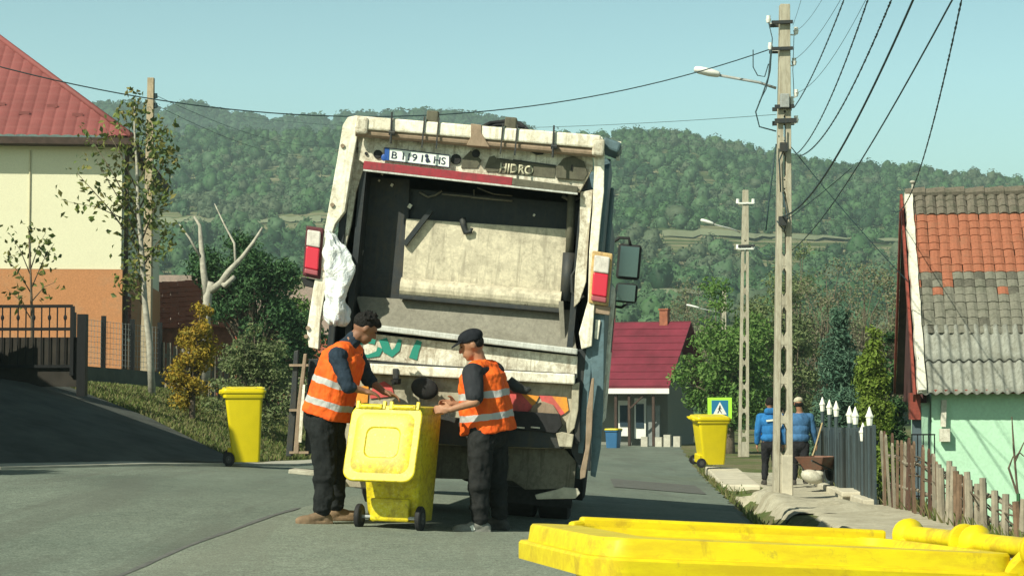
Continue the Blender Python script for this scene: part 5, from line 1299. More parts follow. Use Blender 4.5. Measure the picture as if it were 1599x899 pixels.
mb = MB(); mb.tube([tl(x, y, 6.25) for x, y in ((958, 378), (968, 371), (982, 372), (984, 382))], .018, 6); mb.tube([tl(x, y, 6.25) for x, y in ((958, 478), (970, 480), (980, 474))], .016, 6); mb.build('mirror_arm', M['black'], truck, smooth=True)
# wheels
tyre = flat('tyre', (.022, .022, .024), .3, 12, .85)
def wheel(x, y, w=.30):
    rr = .5; mb = MB(); rings = []
    for t, r in ((-.5, rr * .62), (-.5, rr * .9), (-.42, rr), (.42, rr), (.5, rr * .9), (.5, rr * .62)):
        rings.append([Vector((x + t * w, y + r * math.cos(k * math.pi / 14), rr + r * math.sin(k * math.pi / 14))) for k in range(28)])
    mb.loft(rings); wo = mb.build('wheel', tyre, truck, auto=40)
    MB().cyl((x - w * .42, y, rr), (x + w * .42, y, rr), rr * .6, rr * .6, 20).build('rim', M['dark_steel'], wo)
for x in (XL + .3, XL + .62, XRt - .62, XRt - .3):
    wheel(x, 2.3)
wheel(XL + .25, 5.9); wheel(XRt - .25, 5.9)
mb = MB(); mb.cyl((XL + .3, 2.3, .5), (XRt - .3, 2.3, .5), .1, .1, 10); mb.ell((cx, 2.3, .5), (.22, .2, .22)); mb.build('axle', M['dark_steel'], truck)
for k, xx in ((-1, XL + .46), (1, XRt - .46)): MB().box((xx, 1.72, .52), (.66, .02, .72)).build('mud_flap', M['black'], truck)
mb = MB(); mb.box((XRt - .05, 3.6, .75), (.04, 2.2, .45)); mb.build('side_guard', bodyb, truck)

# plastic sack hanging from the left pillar
sackm = mat('white_plastic_sack', (.72, .76, .80), .45); v = coords(sackm); n_ = noise_n(sackm, v, 7, 5, .6, 1.5); setc(sackm, ramp(sackm, n_, [(.35, (.66, .71, .78)), (.6, (.80, .82, .82))])); bump(sackm, n_, .9, .05)
outl = [(511, 360, 4), (517, 376, 11), (525, 396, 19), (529, 418, 22), (532, 436, 20), (526, 458, 14), (525, 480, 17), (528, 500, 19), (526, 508, 14)]
mb = MB(); rings = []
for i, (x, y, w) in enumerate(outl):
    c = TR @ tl(x, y, -.12); ring = []
    for k in range(24):
        a = k * math.pi / 12; f = 1 + .22 * math.sin(a * 3 + i * .9) + .1 * math.sin(a * 7 + i)
        ring.append(c + Vector((math.cos(a) * w / 186 * f, math.sin(a) * .09 * f * (.5 + .5 * min(1, i / 2)), .02 * math.sin(a * 5 + i))))
    rings.append(ring)
mb.loft(rings); o = centered(mb, 'plastic_sack', sackm, smooth=True); tag(o, 'crumpled white plastic sack hanging from the left pillar of the lorry', 'sack')
sb = o.modifiers.new('sub', 'SUBSURF'); sb.levels = sb.render_levels = 2
tx2 = bpy.data.textures.new('crumple', 'CLOUDS'); tx2.noise_scale = .07; dm = o.modifiers.new('d', 'DISPLACE'); dm.texture = tx2; dm.strength = .055

# ============================================================ WHEELIE BINS
ybm = mat('yellow_plastic', (.60, .47, .008), .45, spec=.35)
v = coords(ybm); n1 = noise_n(ybm, v, 6, 8, .7, .6); n2 = noise_n(ybm, v, 28, 6, .7)
c = ramp(ybm, n1, [(.38, (.62, .52, .008)), (.52, (.56, .44, .01)), (.62, (.40, .30, .02))]); c = mix(ybm, ramp(ybm, n2, [(.53, 0), (.60, .75)]), c, (.33, .25, .02)); c = mix(ybm, ramp(ybm, n2, [(.38, .5), (.45, 0)]), c, (.66, .60, .13)); setc(ybm, c); bump(ybm, n2, .15, .003)
ybc = flat('yellow_plastic_clean', (.62, .50, .008), .06, 4, .4, .05, .002)
ybf = mat('yellow_plastic_worn_lid', (.8, .63, .01), .45, spec=.3)
v = coords(ybf); n1 = noise_n(ybf, v, 9, 9, .75, .5); n2 = noise_n(ybf, coords(ybf, (2.5, 9, 9)), 5, 8, .7)
c = ramp(ybf, n2, [(.40, (.66, .54, .01)), (.60, (.57, .42, .012))]); c = mix(ybf, ramp(ybf, n1, [(.54, 0), (.62, .7)]), c, (.40, .27, .02)); geo = nd(ybf, 'ShaderNodeNewGeometry'); sz_ = nd(ybf, 'ShaderNodeSeparateXYZ'); lk(ybf, v, sz_.inputs[0]); flr = mth(ybf, 'LESS_THAN', sz_.outputs['Z'], 9.0); gr_ = noise_n(ybf, v, 26, 9, .8); c = mix(ybf, ramp(ybf, gr_, [(.58, 0), (.66, .45)]), c, (.24, .17, .04)); setc(ybf, c); bump(ybf, n1, .15, .002)
def rrect(w, d, r, z, n=5, cx=0, cy=0):
    out = []
    for (sx, sy, a0) in ((1, 1, 0), (-1, 1, 90), (-1, -1, 180), (1, -1, 270)):
        for k in range(n + 1):
            a = R(a0 + 90 * k / n); out.append(Vector((cx + sx * (w / 2 - r) + r * math.cos(a), cy + sy * (d / 2 - r) + r * math.sin(a), z)))
    return out
def bin_(name, label, loc, rot, m, lid_open=0, sc=1.0, lidm=None, group='yellow wheelie bins', lid=True, L=.76):
    """240 litre wheelie bin: hinge and wheels at local -y, front at +y, 1.07 m tall with the lid"""
    root = empty(name, loc, rot, label, 'wheelie bin', group); root.scale = sc if isinstance(sc, tuple) else (sc, sc, sc); lidm = lidm or m
    mb = MB(); rings = [rrect(.44, .46, .05, .06, cy=.05), rrect(.46, .50, .05, .22, cy=.04), rrect(.50, .56, .05, .55, cy=.02), rrect(.545, .64, .06, .93, cy=0), rrect(.545, .64, .06, .945, cy=0)]
    mb.loft(rings)
    mb.loft([rrect(.575, .70, .07, .92), rrect(.585, .715, .07, .93), rrect(.585, .715, .07, .975), rrect(.575, .70, .07, .98)])
    mb.build('body', m, root, auto=30)
    # rear wheel housing, ribs
    mb = MB(); mb.box((0, -.20, .16), (.34, .14, .18)); mb.box((-.175, -.215, .52), (.05, .05, .72), (R(6), 0, 0)); mb.box((.175, -.215, .52), (.05, .05, .72), (R(6), 0, 0)); mb.build('rear_housing', m, root, bevel=.015)
    MB().cyl((-.29, -.25, .10), (.29, -.25, .10), .014, .014, 10).build('axle', M['galv'], root)
    for s in (-1, 1):
        mb = MB(); rg = []
        for t, r in ((-.022, .06), (-.022, .092), (-.014, .1), (.014, .1), (.022, .092), (.022, .06)): rg.append([Vector((s * .265 + t, -.25 + r * math.cos(k * math.pi / 12), .10 + r * math.sin(k * math.pi / 12))) for k in range(24)])
        mb.loft(rg); w = mb.build('wheel', M['black'], root, auto=40)
        MB().cyl((s * .265 - .025, -.25, .10), (s * .265 + .025, -.25, .10), .05, .05, 16).build('wheel_hub', flat('hub_grey', (.06, .06, .06), .2, 9), w)
    # hinge pieces and grips
    for s in (-1, 1):
        MB().cyl((s * .055, -.385, .975), (s * .235, -.385, .975), .024, .024, 12).build('hinge_grip', m, root, auto=40)
        for x in (.055, .235): MB().prism([(s * x - .012, -.34, .93), (s * x - .012, -.41, .965), (s * x - .012, -.405, 1.0), (s * x - .012, -.34, .99)], (.024, 0, 0)).build('grip_bracket', m, root, bevel=.004)
    if not lid: return root
    # lid in its own frame: hinge line at y=-.385 z=.985, lid extends to +y
    mb = MB()
    def lr(w, d, r, z, cy): return rrect(w, d, r, z, 6, 0, cy)
    rg = [lr(.60, L, .09, .0, L / 2), lr(.615, L + .012, .09, .006, L / 2), lr(.615, L + .012, .09, .034, L / 2), lr(.59, L - .02, .085, .040, L / 2), lr(.58, L - .04, .085, .062, L / 2), lr(.50, L - .12, .075, .068, L / 2), lr(.48, L - .14, .07, .058, L / 2), lr(.34, L - .30, .06, .056, L / 2), lr(.32, L - .32, .06, .068, L / 2), lr(.20, L - .45, .05, .070, L / 2)]
    mb.loft(rg)
    inn = MB(); rg = [lr(.57, L - .03, .085, -.001, L / 2), lr(.55, L - .05, .08, .020, L / 2), lr(.40, L - .22, .07, .026, L / 2), lr(.38, L - .24, .07, .012, L / 2), lr(.22, L - .42, .05, .012, L / 2)]
    Mx = Matrix.Translation((0, -.385, .985)) @ Matrix.Rotation(R(lid_open), 4, 'X')
    mb.v = [tuple(Mx @ Vector(v)) for v in mb.v]; lo = mb.build('lid', lidm, root, auto=28)
    if lid_open: 
        inn = MB(); inn.loft([lr(.50, L - .12, .08, -.002, L / 2), lr(.42, L - .2, .07, -.012, L / 2), lr(.30, L - .36, .06, -.012, L / 2), lr(.28, L - .38, .06, -.003, L / 2)])
        inn.v = [tuple(Mx @ Vector(v)) for v in inn.v]; inn.build('lid_underside', lidm, lo, auto=28)
    mb = MB()
    for s in (-1, 1):
        for x in (.03, .26):
            mb = MB(); mb.box((s * x, -.005, .01), (.03, .07, .035)); mb.v = [tuple(Mx @ Vector(v)) for v in mb.v]; mb.build('lid_hinge', lidm, lo, bevel=.005)
    return root
# left bin
p = at(380, 726, 26.5); Z = p.z
bin_('wheelie_bin', 'yellow wheelie bin half in shade at the left kerb', (p.x, 26.5, Z), (0, R(3), R(-82)), ybc, sc=(.88, .80, 1.02))
p = at(1107, 727, 40)
bin_('wheelie_bin', 'leaning yellow wheelie bin on the kerb before the square sign', (p.x, 40, p.z), (0, R(6), R(-78)), ybc)
p = at(958, 708, 76)
bb_ = bin_('wheelie_bin', 'small blue bin with a yellow lid in front of the burgundy roofed house', (p.x, 76, p.z), (0, 0, R(160)), flat('blue_plastic', (.03, .12, .26), .1, 4, .5), lidm=ybc, group=None, sc=.95)
# centre bin with its lid thrown back, hinge side towards the camera
CB = at(622, 822, 15.35)
cbin = bin_('wheelie_bin', 'dirty yellow wheelie bin with its lid hanging open between the two workers', (CB.x, 15.35, CB.z - .01), (0, R(1.5), R(-15)), ybm, lid_open=-112, L=.62, sc=(.95, .9, .99))
# ---- foreground bin, cut by the bottom of the frame
fb = empty('wheelie_bin', (.352, 3.05, -.022), (R(-1.4), R(3.2), R(12)), 'closed yellow wheelie bin close to the camera, cut off by the bottom edge', 'wheelie bin', 'yellow wheelie bins')
TF = (Matrix.Translation(fb.location) @ fb.rotation_euler.to_matrix().to_4x4())
# local x = length, front at -x, hinge at +x
mb = MB(); mb.loft([rrect(.40, .40, .05, .05, 5, .02), rrect(.46, .42, .05, .45, 5), rrect(.52, .44, .06, .85, 5, 0)]); 
mb.build('body', ybf, fb, auto=30)
FL, FW, ZT = .68, .52, .865
def fr(l, w, r, z, cx=0): return rrect(l, w, r, z, 8, cx, 0)
mb = MB(); mb.loft([fr(FL - .03, FW - .03, .055, ZT - .028), fr(FL + .012, FW + .012, .06, ZT - .030), fr(FL + .014, FW + .014, .06, ZT - .004), fr(FL + .008, FW + .008, .058, ZT), fr(FL - .014, FW - .012, .055, ZT + .001), fr(FL - .02, FW - .018, .052, ZT + .024), fr(FL - .026, FW - .024, .05, ZT + .028),
    fr(FL - .13, FW - .09, .05, ZT + .029, .025), fr(FL - .145, FW - .105, .045, ZT + .016, .025), fr(FL - .25, FW - .2, .04, ZT + .013, .025)])
mb.build('lid', ybf, fb, auto=32)
# raised kerb along the far side of the lid
mb = MB(); mb.bar((-FL / 2 + .10, FW / 2 - .035, ZT + .032), (FL / 2 - .03, FW / 2 - .035, ZT + .032), .022, .022); mb.bar((-FL / 2 + .08, FW / 2 - .05, ZT + .028), (-FL / 2 + .12, FW / 2 - .03, ZT + .034), .016, .012); mb.build('lid_rib', ybf, fb, bevel=.005)
# hinge bar with flared collars on the right
def flare(y0, y1, n='hinge_grip'):
    mb = MB(); rg = []
    for t, r in ((0, .018), (.01, .029), (.045, .030), (.09, .021), (.13, .017), (.87, .017), (.91, .021), (.955, .030), (.99, .029), (1, .018)):
        rg.append([Vector((HX + r * math.cos(k * math.pi / 10), y0 + (y1 - y0) * t, HZ + r * math.sin(k * math.pi / 10))) for k in range(20)])
    mb.loft(rg); mb.build(n, ybf, fb, auto=50)
HX, HZ = FL / 2 + .01, ZT + .036
flare(.22, -.02); flare(-.045, -.27)
for y in (.20, -.03, -.24):
    mb = MB(); mb.prism([(HX - .05, y - .01, ZT), (HX + .03, y - .01, ZT - .06), (HX + .04, y - .01, ZT + .02), (HX - .005, y - .01, ZT + .045)], (0, .02, 0)); mb.build('grip_bracket', ybf, fb, bevel=.006)
mb = MB(); mb.prism([(HX - .02, -.245, ZT - .04), (HX + .04, -.245, ZT - .14), (HX + .07, -.245, ZT - .14), (HX + .05, -.245, ZT + .04), (HX + .02, -.245, ZT + .05)], (0, .02, 0)); mb.build('side_lug', ybf, fb, bevel=.006)

# ============================================================ PEOPLE
def cloth(name, col, var=.25, rough=.9, fold=9, bs=.5):
    m = mat(name, col, rough, spec=.1); v = coords(m); n1 = noise_n(m, coords(m, (1, 1, .55)), fold, 4, .55, 1.2); n2 = noise_n(m, v, 140, 2)
    setc(m, ramp(m, n1, [(.3, tuple(c * (1 - var) for c in col)), (.7, tuple(c * (1 + var) for c in col))])); bump(m, n1, bs, .03); return m
def hivis(name, P0, axis, bands, tilt=None):
    m = mat(name, (.80, .13, .02), .75, spec=.15); tc = nd(m, 'ShaderNodeTexCoord')
    d = nd(m, 'ShaderNodeVectorMath'); d.operation = 'DOT_PRODUCT'; lk(m, tc.outputs['Object'], d.inputs[0]); d.inputs[1].default_value = tuple(axis)
    s0 = Vector(P0).dot(Vector(axis)); f = None
    n = noise_n(m, tc.outputs['Object'], 9, 3)
    s_ = mth(m, 'SUBTRACT', d.outputs['Value'], s0); s_ = mth(m, 'ADD', s_, mth(m, 'MULTIPLY', mth(m, 'SUBTRACT', n, .5), .03))
    for c0, w in bands:
        g = mth(m, 'LESS_THAN', mth(m, 'ABSOLUTE', mth(m, 'SUBTRACT', s_, c0)), w / 2); f = g if f is None else mth(m, 'MAXIMUM', f, g)
    fold = noise_n(m, coords(m, (1, 1, .5)), 8, 4, .55, 1.2)
    base = ramp(m, fold, [(.3, (.66, .075, .015)), (.7, (.86, .16, .022))]); c = mix(m, f, base, (.42, .42, .42)); setc(m, c); bump(m, fold, .6, .03); return m
skin = mat('skin', (.34, .17, .105), .55, spec=.3); v = coords(skin); setc(skin, ramp(skin, noise_n(skin, v, 14, 4), [(.3, (.29, .135, .08)), (.7, (.38, .20, .125))]))
skin_d = mat('weathered_skin', (.22, .11, .07), .55, spec=.3)
hairm = cloth('dark_hair', (.015, .014, .014), .3, .7, 40, .8)
eyem = mat('eye_dark', (.02, .015, .012), .2)
def organic(mb, name, m, parent, origin, voxel, smooth=3, disp=0, dscale=.12):
    mb.v = [tuple(Vector(v) - origin) for v in mb.v]
    o = mb.build(name, m, parent, smooth=True)
    rm = o.modifiers.new('remesh', 'REMESH'); rm.mode = 'VOXEL'; rm.voxel_size = voxel; rm.use_smooth_shade = True
    if smooth: sm = o.modifiers.new('smooth', 'SMOOTH'); sm.iterations = smooth; sm.factor = .5
    if disp:
        t = bpy.data.textures.new('folds', 'CLOUDS'); t.noise_scale = dscale; t.noise_depth = 2
        d = o.modifiers.new('d', 'DISPLACE'); d.texture = t; d.strength = disp; d.mid_level = .5; d.texture_coords = 'LOCAL'
    return o
def frame(fwd, up):
    f = fwd.normalized(); r = f.cross(up).normalized(); u = r.cross(f).normalized(); return f, r, u
def basis(x, y, z): return Matrix((x, y, z)).transposed()
def hand(mb, wrist, d, pn, side, curl=.5, s=1.0):
    """d: towards the fingers, pn: palm-out normal, side: direction of the thumb"""
    d = d.normalized(); side = (side - d * side.dot(d)).normalized(); pn = d.cross(side).normalized() * (1 if d.cross(side).dot(pn) > 0 else -1)
    pc = wrist + d * .05 * s
    mb.ell(pc, (.040 * s, .048 * s, .017 * s), basis(side, d, pn), 14, 10); mb.cap(wrist, pc, .024 * s, .024 * s)
    for i, (off, ln) in enumerate(((.030, .072), (.010, .080), (-.010, .074), (-.029, .058))):
        p = wrist + d * .088 * s + side * off * s; dd = d.copy(); r = .0088 * s
        mb.cap(pc + side * off * .8 * s, p, r * 1.1, r)
        for seg in range(3):
            a = curl * (.55 + .25 * seg); dd = (dd * math.cos(a) + pn * math.sin(a)).normalized(); q = p + dd * ln * s * (.42, .32, .26)[seg]; mb.cap(p, q, r, r * .92); p = q; r *= .93
    p = wrist + d * .02 * s + side * .028 * s; dd = (d * .6 + side * .75 + pn * .3).normalized(); q = p + dd * .042 * s; mb.cap(p, q, .0125 * s, .011 * s)
    dd = (d * .85 + side * .25 + pn * .45).normalized(); mb.cap(q, q + dd * .032 * s, .011 * s, .009 * s)
def shoe(mb, ankle, toe_dir, zg, L=.28):
    t = Vector((toe_dir.x, toe_dir.y, 0)).normalized(); r = t.cross(Vector((0, 0, 1)))
    c = Vector((ankle.x, ankle.y, zg))
    mb.ell(c + t * (.13 * L / .28) + Vector((0, 0, .045)), (.05, .10, .042), basis(r, t, Vector((0, 0, 1))))
    mb.ell(c + t * -.03 + Vector((0, 0, .05)), (.042, .06, .05), basis(r, t, Vector((0, 0, 1))))
    mb.cap(c + t * .0 + Vector((0, 0, .075)), c + t * .09 + Vector((0, 0, .055)), .045, .042)
    b = [c + t * a + r * b_ for a, b_ in ((-.085, -.035), (-.085, .035), (.05, .046), (.16, .05), (.215, .03), (.225, 0), (.215, -.03), (.16, -.05), (.05, -.046))]
    mb.prism([p + Vector((0, 0, .002)) for p in b], (0, 0, .028))
def human(name, label, J, look, vx=.008, skin_m=None, group=None, body_only=False):
    """J: head, neck, pelvis, shL, shR, elL, elR, wrL, wrR, hipL, hipR, knL, knR, anL, anR (world points)"""
    zg = min(J['anL'].z, J['anR'].z) - .08
    O = Vector(((J['anL'].x + J['anR'].x) / 2, (J['anL'].y + J['anR'].y) / 2, zg)); root = empty(name, O, (0, 0, 0), label, 'person', group)
    sk = skin_m or skin
    ax = (J['shR'] - J['shL']).normalized(); sp_ = (J['neck'] - J['pelvis']).normalized(); dp = ax.cross(sp_).normalized(); ax2 = sp_.cross(dp).normalized() * -1
    if ax2.dot(ax) < 0: ax2 = -ax2
    Bt = basis(ax2, dp, sp_)
    T = (J['neck'] - J['pelvis']).length
    mb = MB()
    mb.ell(J['pelvis'] + sp_ * .02, (.155, .115, .12), Bt); mb.ell(J['pelvis'].lerp(J['neck'], .35), (.145, .105, .16), Bt); mb.ell(J['pelvis'].lerp(J['neck'], .68), (.165, .115, .18), Bt)
    mb.cap(J['shL'], J['shR'], .055, .055)
    f, r, u = frame(look, Vector((0, 0, 1)) * .8 + (J['head'] - J['neck']).normalized() * .3)
    H = J['head']
    mb.cap(J['neck'], H - u * .06 - f * .02, .060, .054)
    Bh = basis(r, f, u)
    mb.ell(H + u * .015 - f * .01, (.076, .098, .100), Bh, 20, 14); mb.ell(H + f * .035 - u * .055, (.055, .055, .062), Bh, 16, 10); mb.ell(H + f * .055 - u * .098, (.030, .026, .022), Bh)
    mb.cap(H + f * .085 + u * .012, H + f * .106 - u * .028, .010, .0145); mb.ell(H + f * .082 - u * .062, (.026, .014, .007), Bh); mb.ell(H + f * .082 - u * .073, (.023, .013, .007), Bh)
    mb.cap(H + f * .078 + r * .03 + u * .028, H + f * .084 + r * .008 + u * .026, .010, .010); mb.cap(H + f * .078 - r * .03 + u * .028, H + f * .084 - r * .008 + u * .026, .010, .010)
    for s in (-1, 1): mb.ell(H + r * s * .078 - f * .005 - u * .005, (.010, .020, .032), Bh); 
    for s in ('L', 'R'):
        mb.cap(J['sh' + s], J['el' + s], .050, .038); mb.cap(J['el' + s], J['wr' + s], .040, .025)
        mb.cap(J['hip' + s], J['kn' + s], .085, .055); mb.cap(J['kn' + s], J['an' + s], .056, .036)
        hd = J.get('hd' + s) or (J['wr' + s] - J['el' + s]); th = J.get('th' + s) or Vector((0, 0, 1)); hand(mb, J['wr' + s], hd, J.get('pn' + s) or Vector((0, 0, -1)), th, J.get('curl', .5))
    body = organic(mb, 'body', sk, root, O, vx, 2)
    mb = MB()
    for s in (-1, 1): mb.ell(H + f * .0865 + r * s * .031 + u * .008 - O, (.012, .006, .006), Bh, 10, 8)
    mb.build('eyes', eyem, root, smooth=True)
    return root, O, Bt, (f, r, u), sp_, dp, ax2, zg
def trousers(J, root, O, Bt, sp_, m, vx, zg, w=1.0, disp=.018):
    mb = MB(); mb.ell(J['pelvis'] + sp_ * .03, (.18 * w, .145 * w, .12), Bt); mb.ell(J['pelvis'] - sp_ * .05, (.18 * w, .15 * w, .13), Bt)
    for s in ('L', 'R'):
        k, a = J['kn' + s], J['an' + s]; mb.cap(J['hip' + s], k, .112 * w, .083 * w); mb.cap(k, a + Vector((0, 0, .06)), .083 * w, .068 * w)
        mb.ell(a + Vector((0, 0, .05)), (.070 * w, .072 * w, .035)); mb.ell(k + Vector((0, -.01, -.05)), (.088 * w, .088 * w, .06)); mb.ell(k.lerp(a, .6), (.080 * w, .078 * w, .05))
    return organic(mb, 'trousers', m, root, O, vx, 3, disp * 1.9, .085)
def shoes(J, root, O, m, zg, toes, solem=None):
    for s, t in zip(('L', 'R'), toes):
        mb = MB(); shoe(mb, J['an' + s], t, J['an' + s].z - .08); organic(mb, 'shoe', m, root, O, .008, 2)
def cap_(H, fru, root, O, m, visor=True, vx=.008):
    f, r, u = fru; Bh = basis(r, f, u); mb = MB(); mb.ell(H + u * .062 - f * .012, (.088, .108, .066), Bh, 24, 14); mb.cyl(H + u * .028 - f * .012, H + u * .06 - f * .012, .094, .092, 24)
    c = organic(mb, 'cap', m, root, O, vx, 3)
    if visor:
        mb = MB(); P = []
        for k in range(11): a = math.pi * k / 10; P.append(H + u * .045 + f * (.075 + .085 * math.sin(a)) + r * .075 * math.cos(a) - u * .022 * math.sin(a) - O)
        mb.prism(P, u * .010); v_ = mb.build('visor', m, c, bevel=.003)
    return c
Yb = 15.4
def wp_(px, py, dy=0.0): return at(px, py, Yb + dy)
# ---- left worker, leaning over the bin, seen from behind his right side
J = dict(head=wp_(571, 512, .05), neck=wp_(543, 537, .06), pelvis=wp_(508, 650, .1), shL=wp_(556, 552, .24), shR=wp_(527, 556, -.12), elL=wp_(575, 592, .30), elR=wp_(543, 603, -.20), wrL=wp_(600, 612, .22), wrR=wp_(568, 610, -.16),
         hipL=wp_(517, 660, .20), hipR=wp_(503, 662, -.0), knL=wp_(524, 735, .26), knR=wp_(508, 738, -.06), anL=wp_(524, 798, .30), anR=wp_(503, 804, -.10), curl=.55)
J['hdR'] = Vector((1, .2, -.25)); J['hdL'] = Vector((1, -.1, -.3)); J['thR'] = Vector((.1, 1, .2)); J['thL'] = Vector((.1, -1, .2)); J['pnR'] = J['pnL'] = Vector((0, 0, -1))
root, O, Bt, fru, sp_, dp, ax2, zg = human('person', 'worker in orange vest and navy shirt, left of the bin, leaning over it', J, Vector((.85, .22, -.55)), skin_m=skin_d)
navy = cloth('navy_shirt', (.022, .034, .052)); blackt = cloth('black_trousers', (.016, .018, .019), .3); bootm = flat('dusty_boot', (.20, .135, .085), .3, 14, .85)
mb = MB(); P = J['pelvis']; N_k = J['neck']
mb.ell(P.lerp(N_k, .25), (.175, .135, .17), Bt); mb.ell(P.lerp(N_k, .62), (.195, .14, .20), Bt); mb.cap(J['shL'] + sp_ * .0, J['shR'] + sp_ * .0, .075, .078); mb.ell(P.lerp(N_k, .88), (.15, .10, .07), Bt); mb.cap(N_k - sp_ * .02, N_k + (J['head'] - N_k) * .38, .075, .066)
for s in 'LR': mb.cap(J['sh' + s], J['el' + s], .070, .058); mb.cap(J['el' + s], J['el' + s].lerp(J['wr' + s], .22), .06, .05)
organic(mb, 'shirt', navy, root, O, .009, 3, .024, .06)
mb = MB(); Bv = Bt
def vest(mb, P, N_k, Bt, sp_, dp, ax2, w0, d0, w1, d1, hem=-.05, top=.93, back=0.0):
    rings = []; ax_ = N_k - P
    for t in (hem, hem + .04, .1, .3, .5, .7, .82, .9, top):
        k = (t - hem) / (top - hem); w = w0 + (w1 - w0) * min(1, k * 1.2); d = d0 + (d1 - d0) * k
        if t > .8: w *= 1 - .55 * ((t - .8) / (top - .8)) ** 1.5; d *= 1 - .3 * ((t - .8) / (top - .8)) ** 1.5
        c = P + ax_ * t - dp * back * math.sin(math.pi * k)
        rings.append([c + ax2 * (w * math.copysign(abs(math.cos(a)) ** .8, math.cos(a))) * (1 + .03 * math.sin(a * 5 + t * 4)) + dp * (d * math.copysign(abs(math.sin(a)) ** .8, math.sin(a))) * (1 + .04 * math.sin(a * 7 + 2)) for a in [2 * math.pi * q / 36 for q in range(36)]])
    mb.loft(rings)
vest(mb, P, N_k, Bt, sp_, dp, ax2, .215, .185, .205, .165, hem=-.0); mb.cap(N_k.lerp(J['shL'], .62) - sp_ * .01, N_k.lerp(J['shR'], .62) - sp_ * .01, .088, .088)
hv = hivis('orange_vest_left', P - O, sp_.normalized() * 1.0, [(.115, .052), (.285, .050)])
organic(mb, 'safety_vest', hv, root, O, .009, 2, .026, .075)
for t in ((.60, .2),): pass
trousers(J, root, O, Bt, sp_, blackt, .009, zg, 1.08); shoes(J, root, O, bootm, zg, (Vector((.9, .5, 0)), Vector((-.85, -.45, 0))))
f, r, u = fru; Bh = basis(r, f, u); H = J['head']
mb = MB(); mb.ell(H + u * .035 - f * .028, (.086, .098, .085), Bh, 20, 12); mb.ell(H + u * .075 + f * .02, (.07, .085, .045), Bh)
for _ in range(60):
    a = rng.uniform(0, 6.28); e = rng.uniform(.2, 1.3); dd = (r * math.cos(a) * math.cos(e) + f * math.sin(a) * math.cos(e) + u * math.sin(e)); c = H + u * .045 - f * .012 + dd * .082; mb.cap(c, c + (dd + Vector(rng.normal(0, .5, 3))) * .014, .013, .008)
organic(mb, 'hair', hairm, root, O, .007, 4)
# ---- right worker in a cap, back to the camera, facing left
J = dict(head=wp_(736, 538, .05), neck=wp_(750, 568, .08), pelvis=wp_(762, 668, .1), shL=wp_(738, 583, -.12), shR=wp_(771, 580, .20), elL=wp_(742, 627, -.25), elR=wp_(758, 640, .34), wrL=wp_(704, 639, -.22), wrR=wp_(712, 630, .20),
         hipL=wp_(752, 680, -.02), hipR=wp_(772, 678, .2), knL=wp_(748, 750, -.06), knR=wp_(776, 748, .22), anL=wp_(750, 818, -.06), anR=wp_(780, 812, .26), curl=.6)
J['hdL'] = Vector((-1, .15, .02)); J['hdR'] = Vector((-1, -.2, 0)); J['thL'] = Vector((0, .3, 1)); J['thR'] = Vector((0, -.2, 1)); J['pnL'] = Vector((-.1, 1, -.3)); J['pnR'] = Vector((-.1, -1, -.3))
root, O, Bt, fru, sp_, dp, ax2, zg = human('person', 'worker in black cap and orange vest, right of the bin, holding its rim', J, Vector((-.92, -.12, -.32)))
blacks = cloth('black_tshirt', (.028, .03, .036)); trk = cloth('charcoal_trousers', (.020, .021, .022), .3); capm = cloth('black_cap', (.015, .017, .022), .2)
P = J['pelvis']; N_k = J['neck']; mb = MB()
mb.ell(P.lerp(N_k, .25), (.19, .15, .17), Bt); mb.ell(P.lerp(N_k, .62), (.20, .15, .19), Bt); mb.cap(J['shL'], J['shR'], .082, .082); mb.ell(P.lerp(N_k, .88), (.15, .11, .07), Bt)
for s in 'LR': mb.cap(J['sh' + s], J['sh' + s].lerp(J['el' + s], .8), .088, .074)
organic(mb, 'shirt', blacks, root, O, .009, 3, .012, .08)
mb = MB(); vest(mb, P, N_k, Bt, sp_, dp, ax2, .225, .215, .21, .17, hem=-.06); mb.cap(N_k.lerp(J['shL'], .62) - sp_ * .01, N_k.lerp(J['shR'], .62) - sp_ * .01, .09, .09)
hv = hivis('orange_vest_right', P - O, sp_, [(.10, .052), (.275, .052)])
organic(mb, 'safety_vest', hv, root, O, .009, 2, .028, .075)
trousers(J, root, O, Bt, sp_, trk, .009, zg, 1.06); 
for s, t, m_ in (('L', Vector((-1, -.2, 0)), flat('grey_trainer', (.17, .17, .155), .35, 20, .8)), ('R', Vector((-.8, .4, 0)), flat('dark_trainer', (.05, .05, .05), .35, 20, .8))):
    mb = MB(); shoe(mb, J['an' + s], t, J['an' + s].z - .08); sh_ = organic(mb, 'shoe', m_, root, O, .008, 2)
    if s == 'L':
        c = J['anL'] + Vector((-.07, -.052, -.03)) - O; MB().box(c, (.05, .012, .045), (0, R(-25), 0)).build('side_stripe', M['white'], sh_, bevel=.004)
cap_(J['head'], fru, root, O, capm)
f, r, u = fru; Bh = basis(r, f, u); H = J['head']; mb = MB(); mb.ell(H + u * .01 - f * .035, (.082, .075, .07), Bh); organic(mb, 'hair', hairm, root, O, .008, 2)

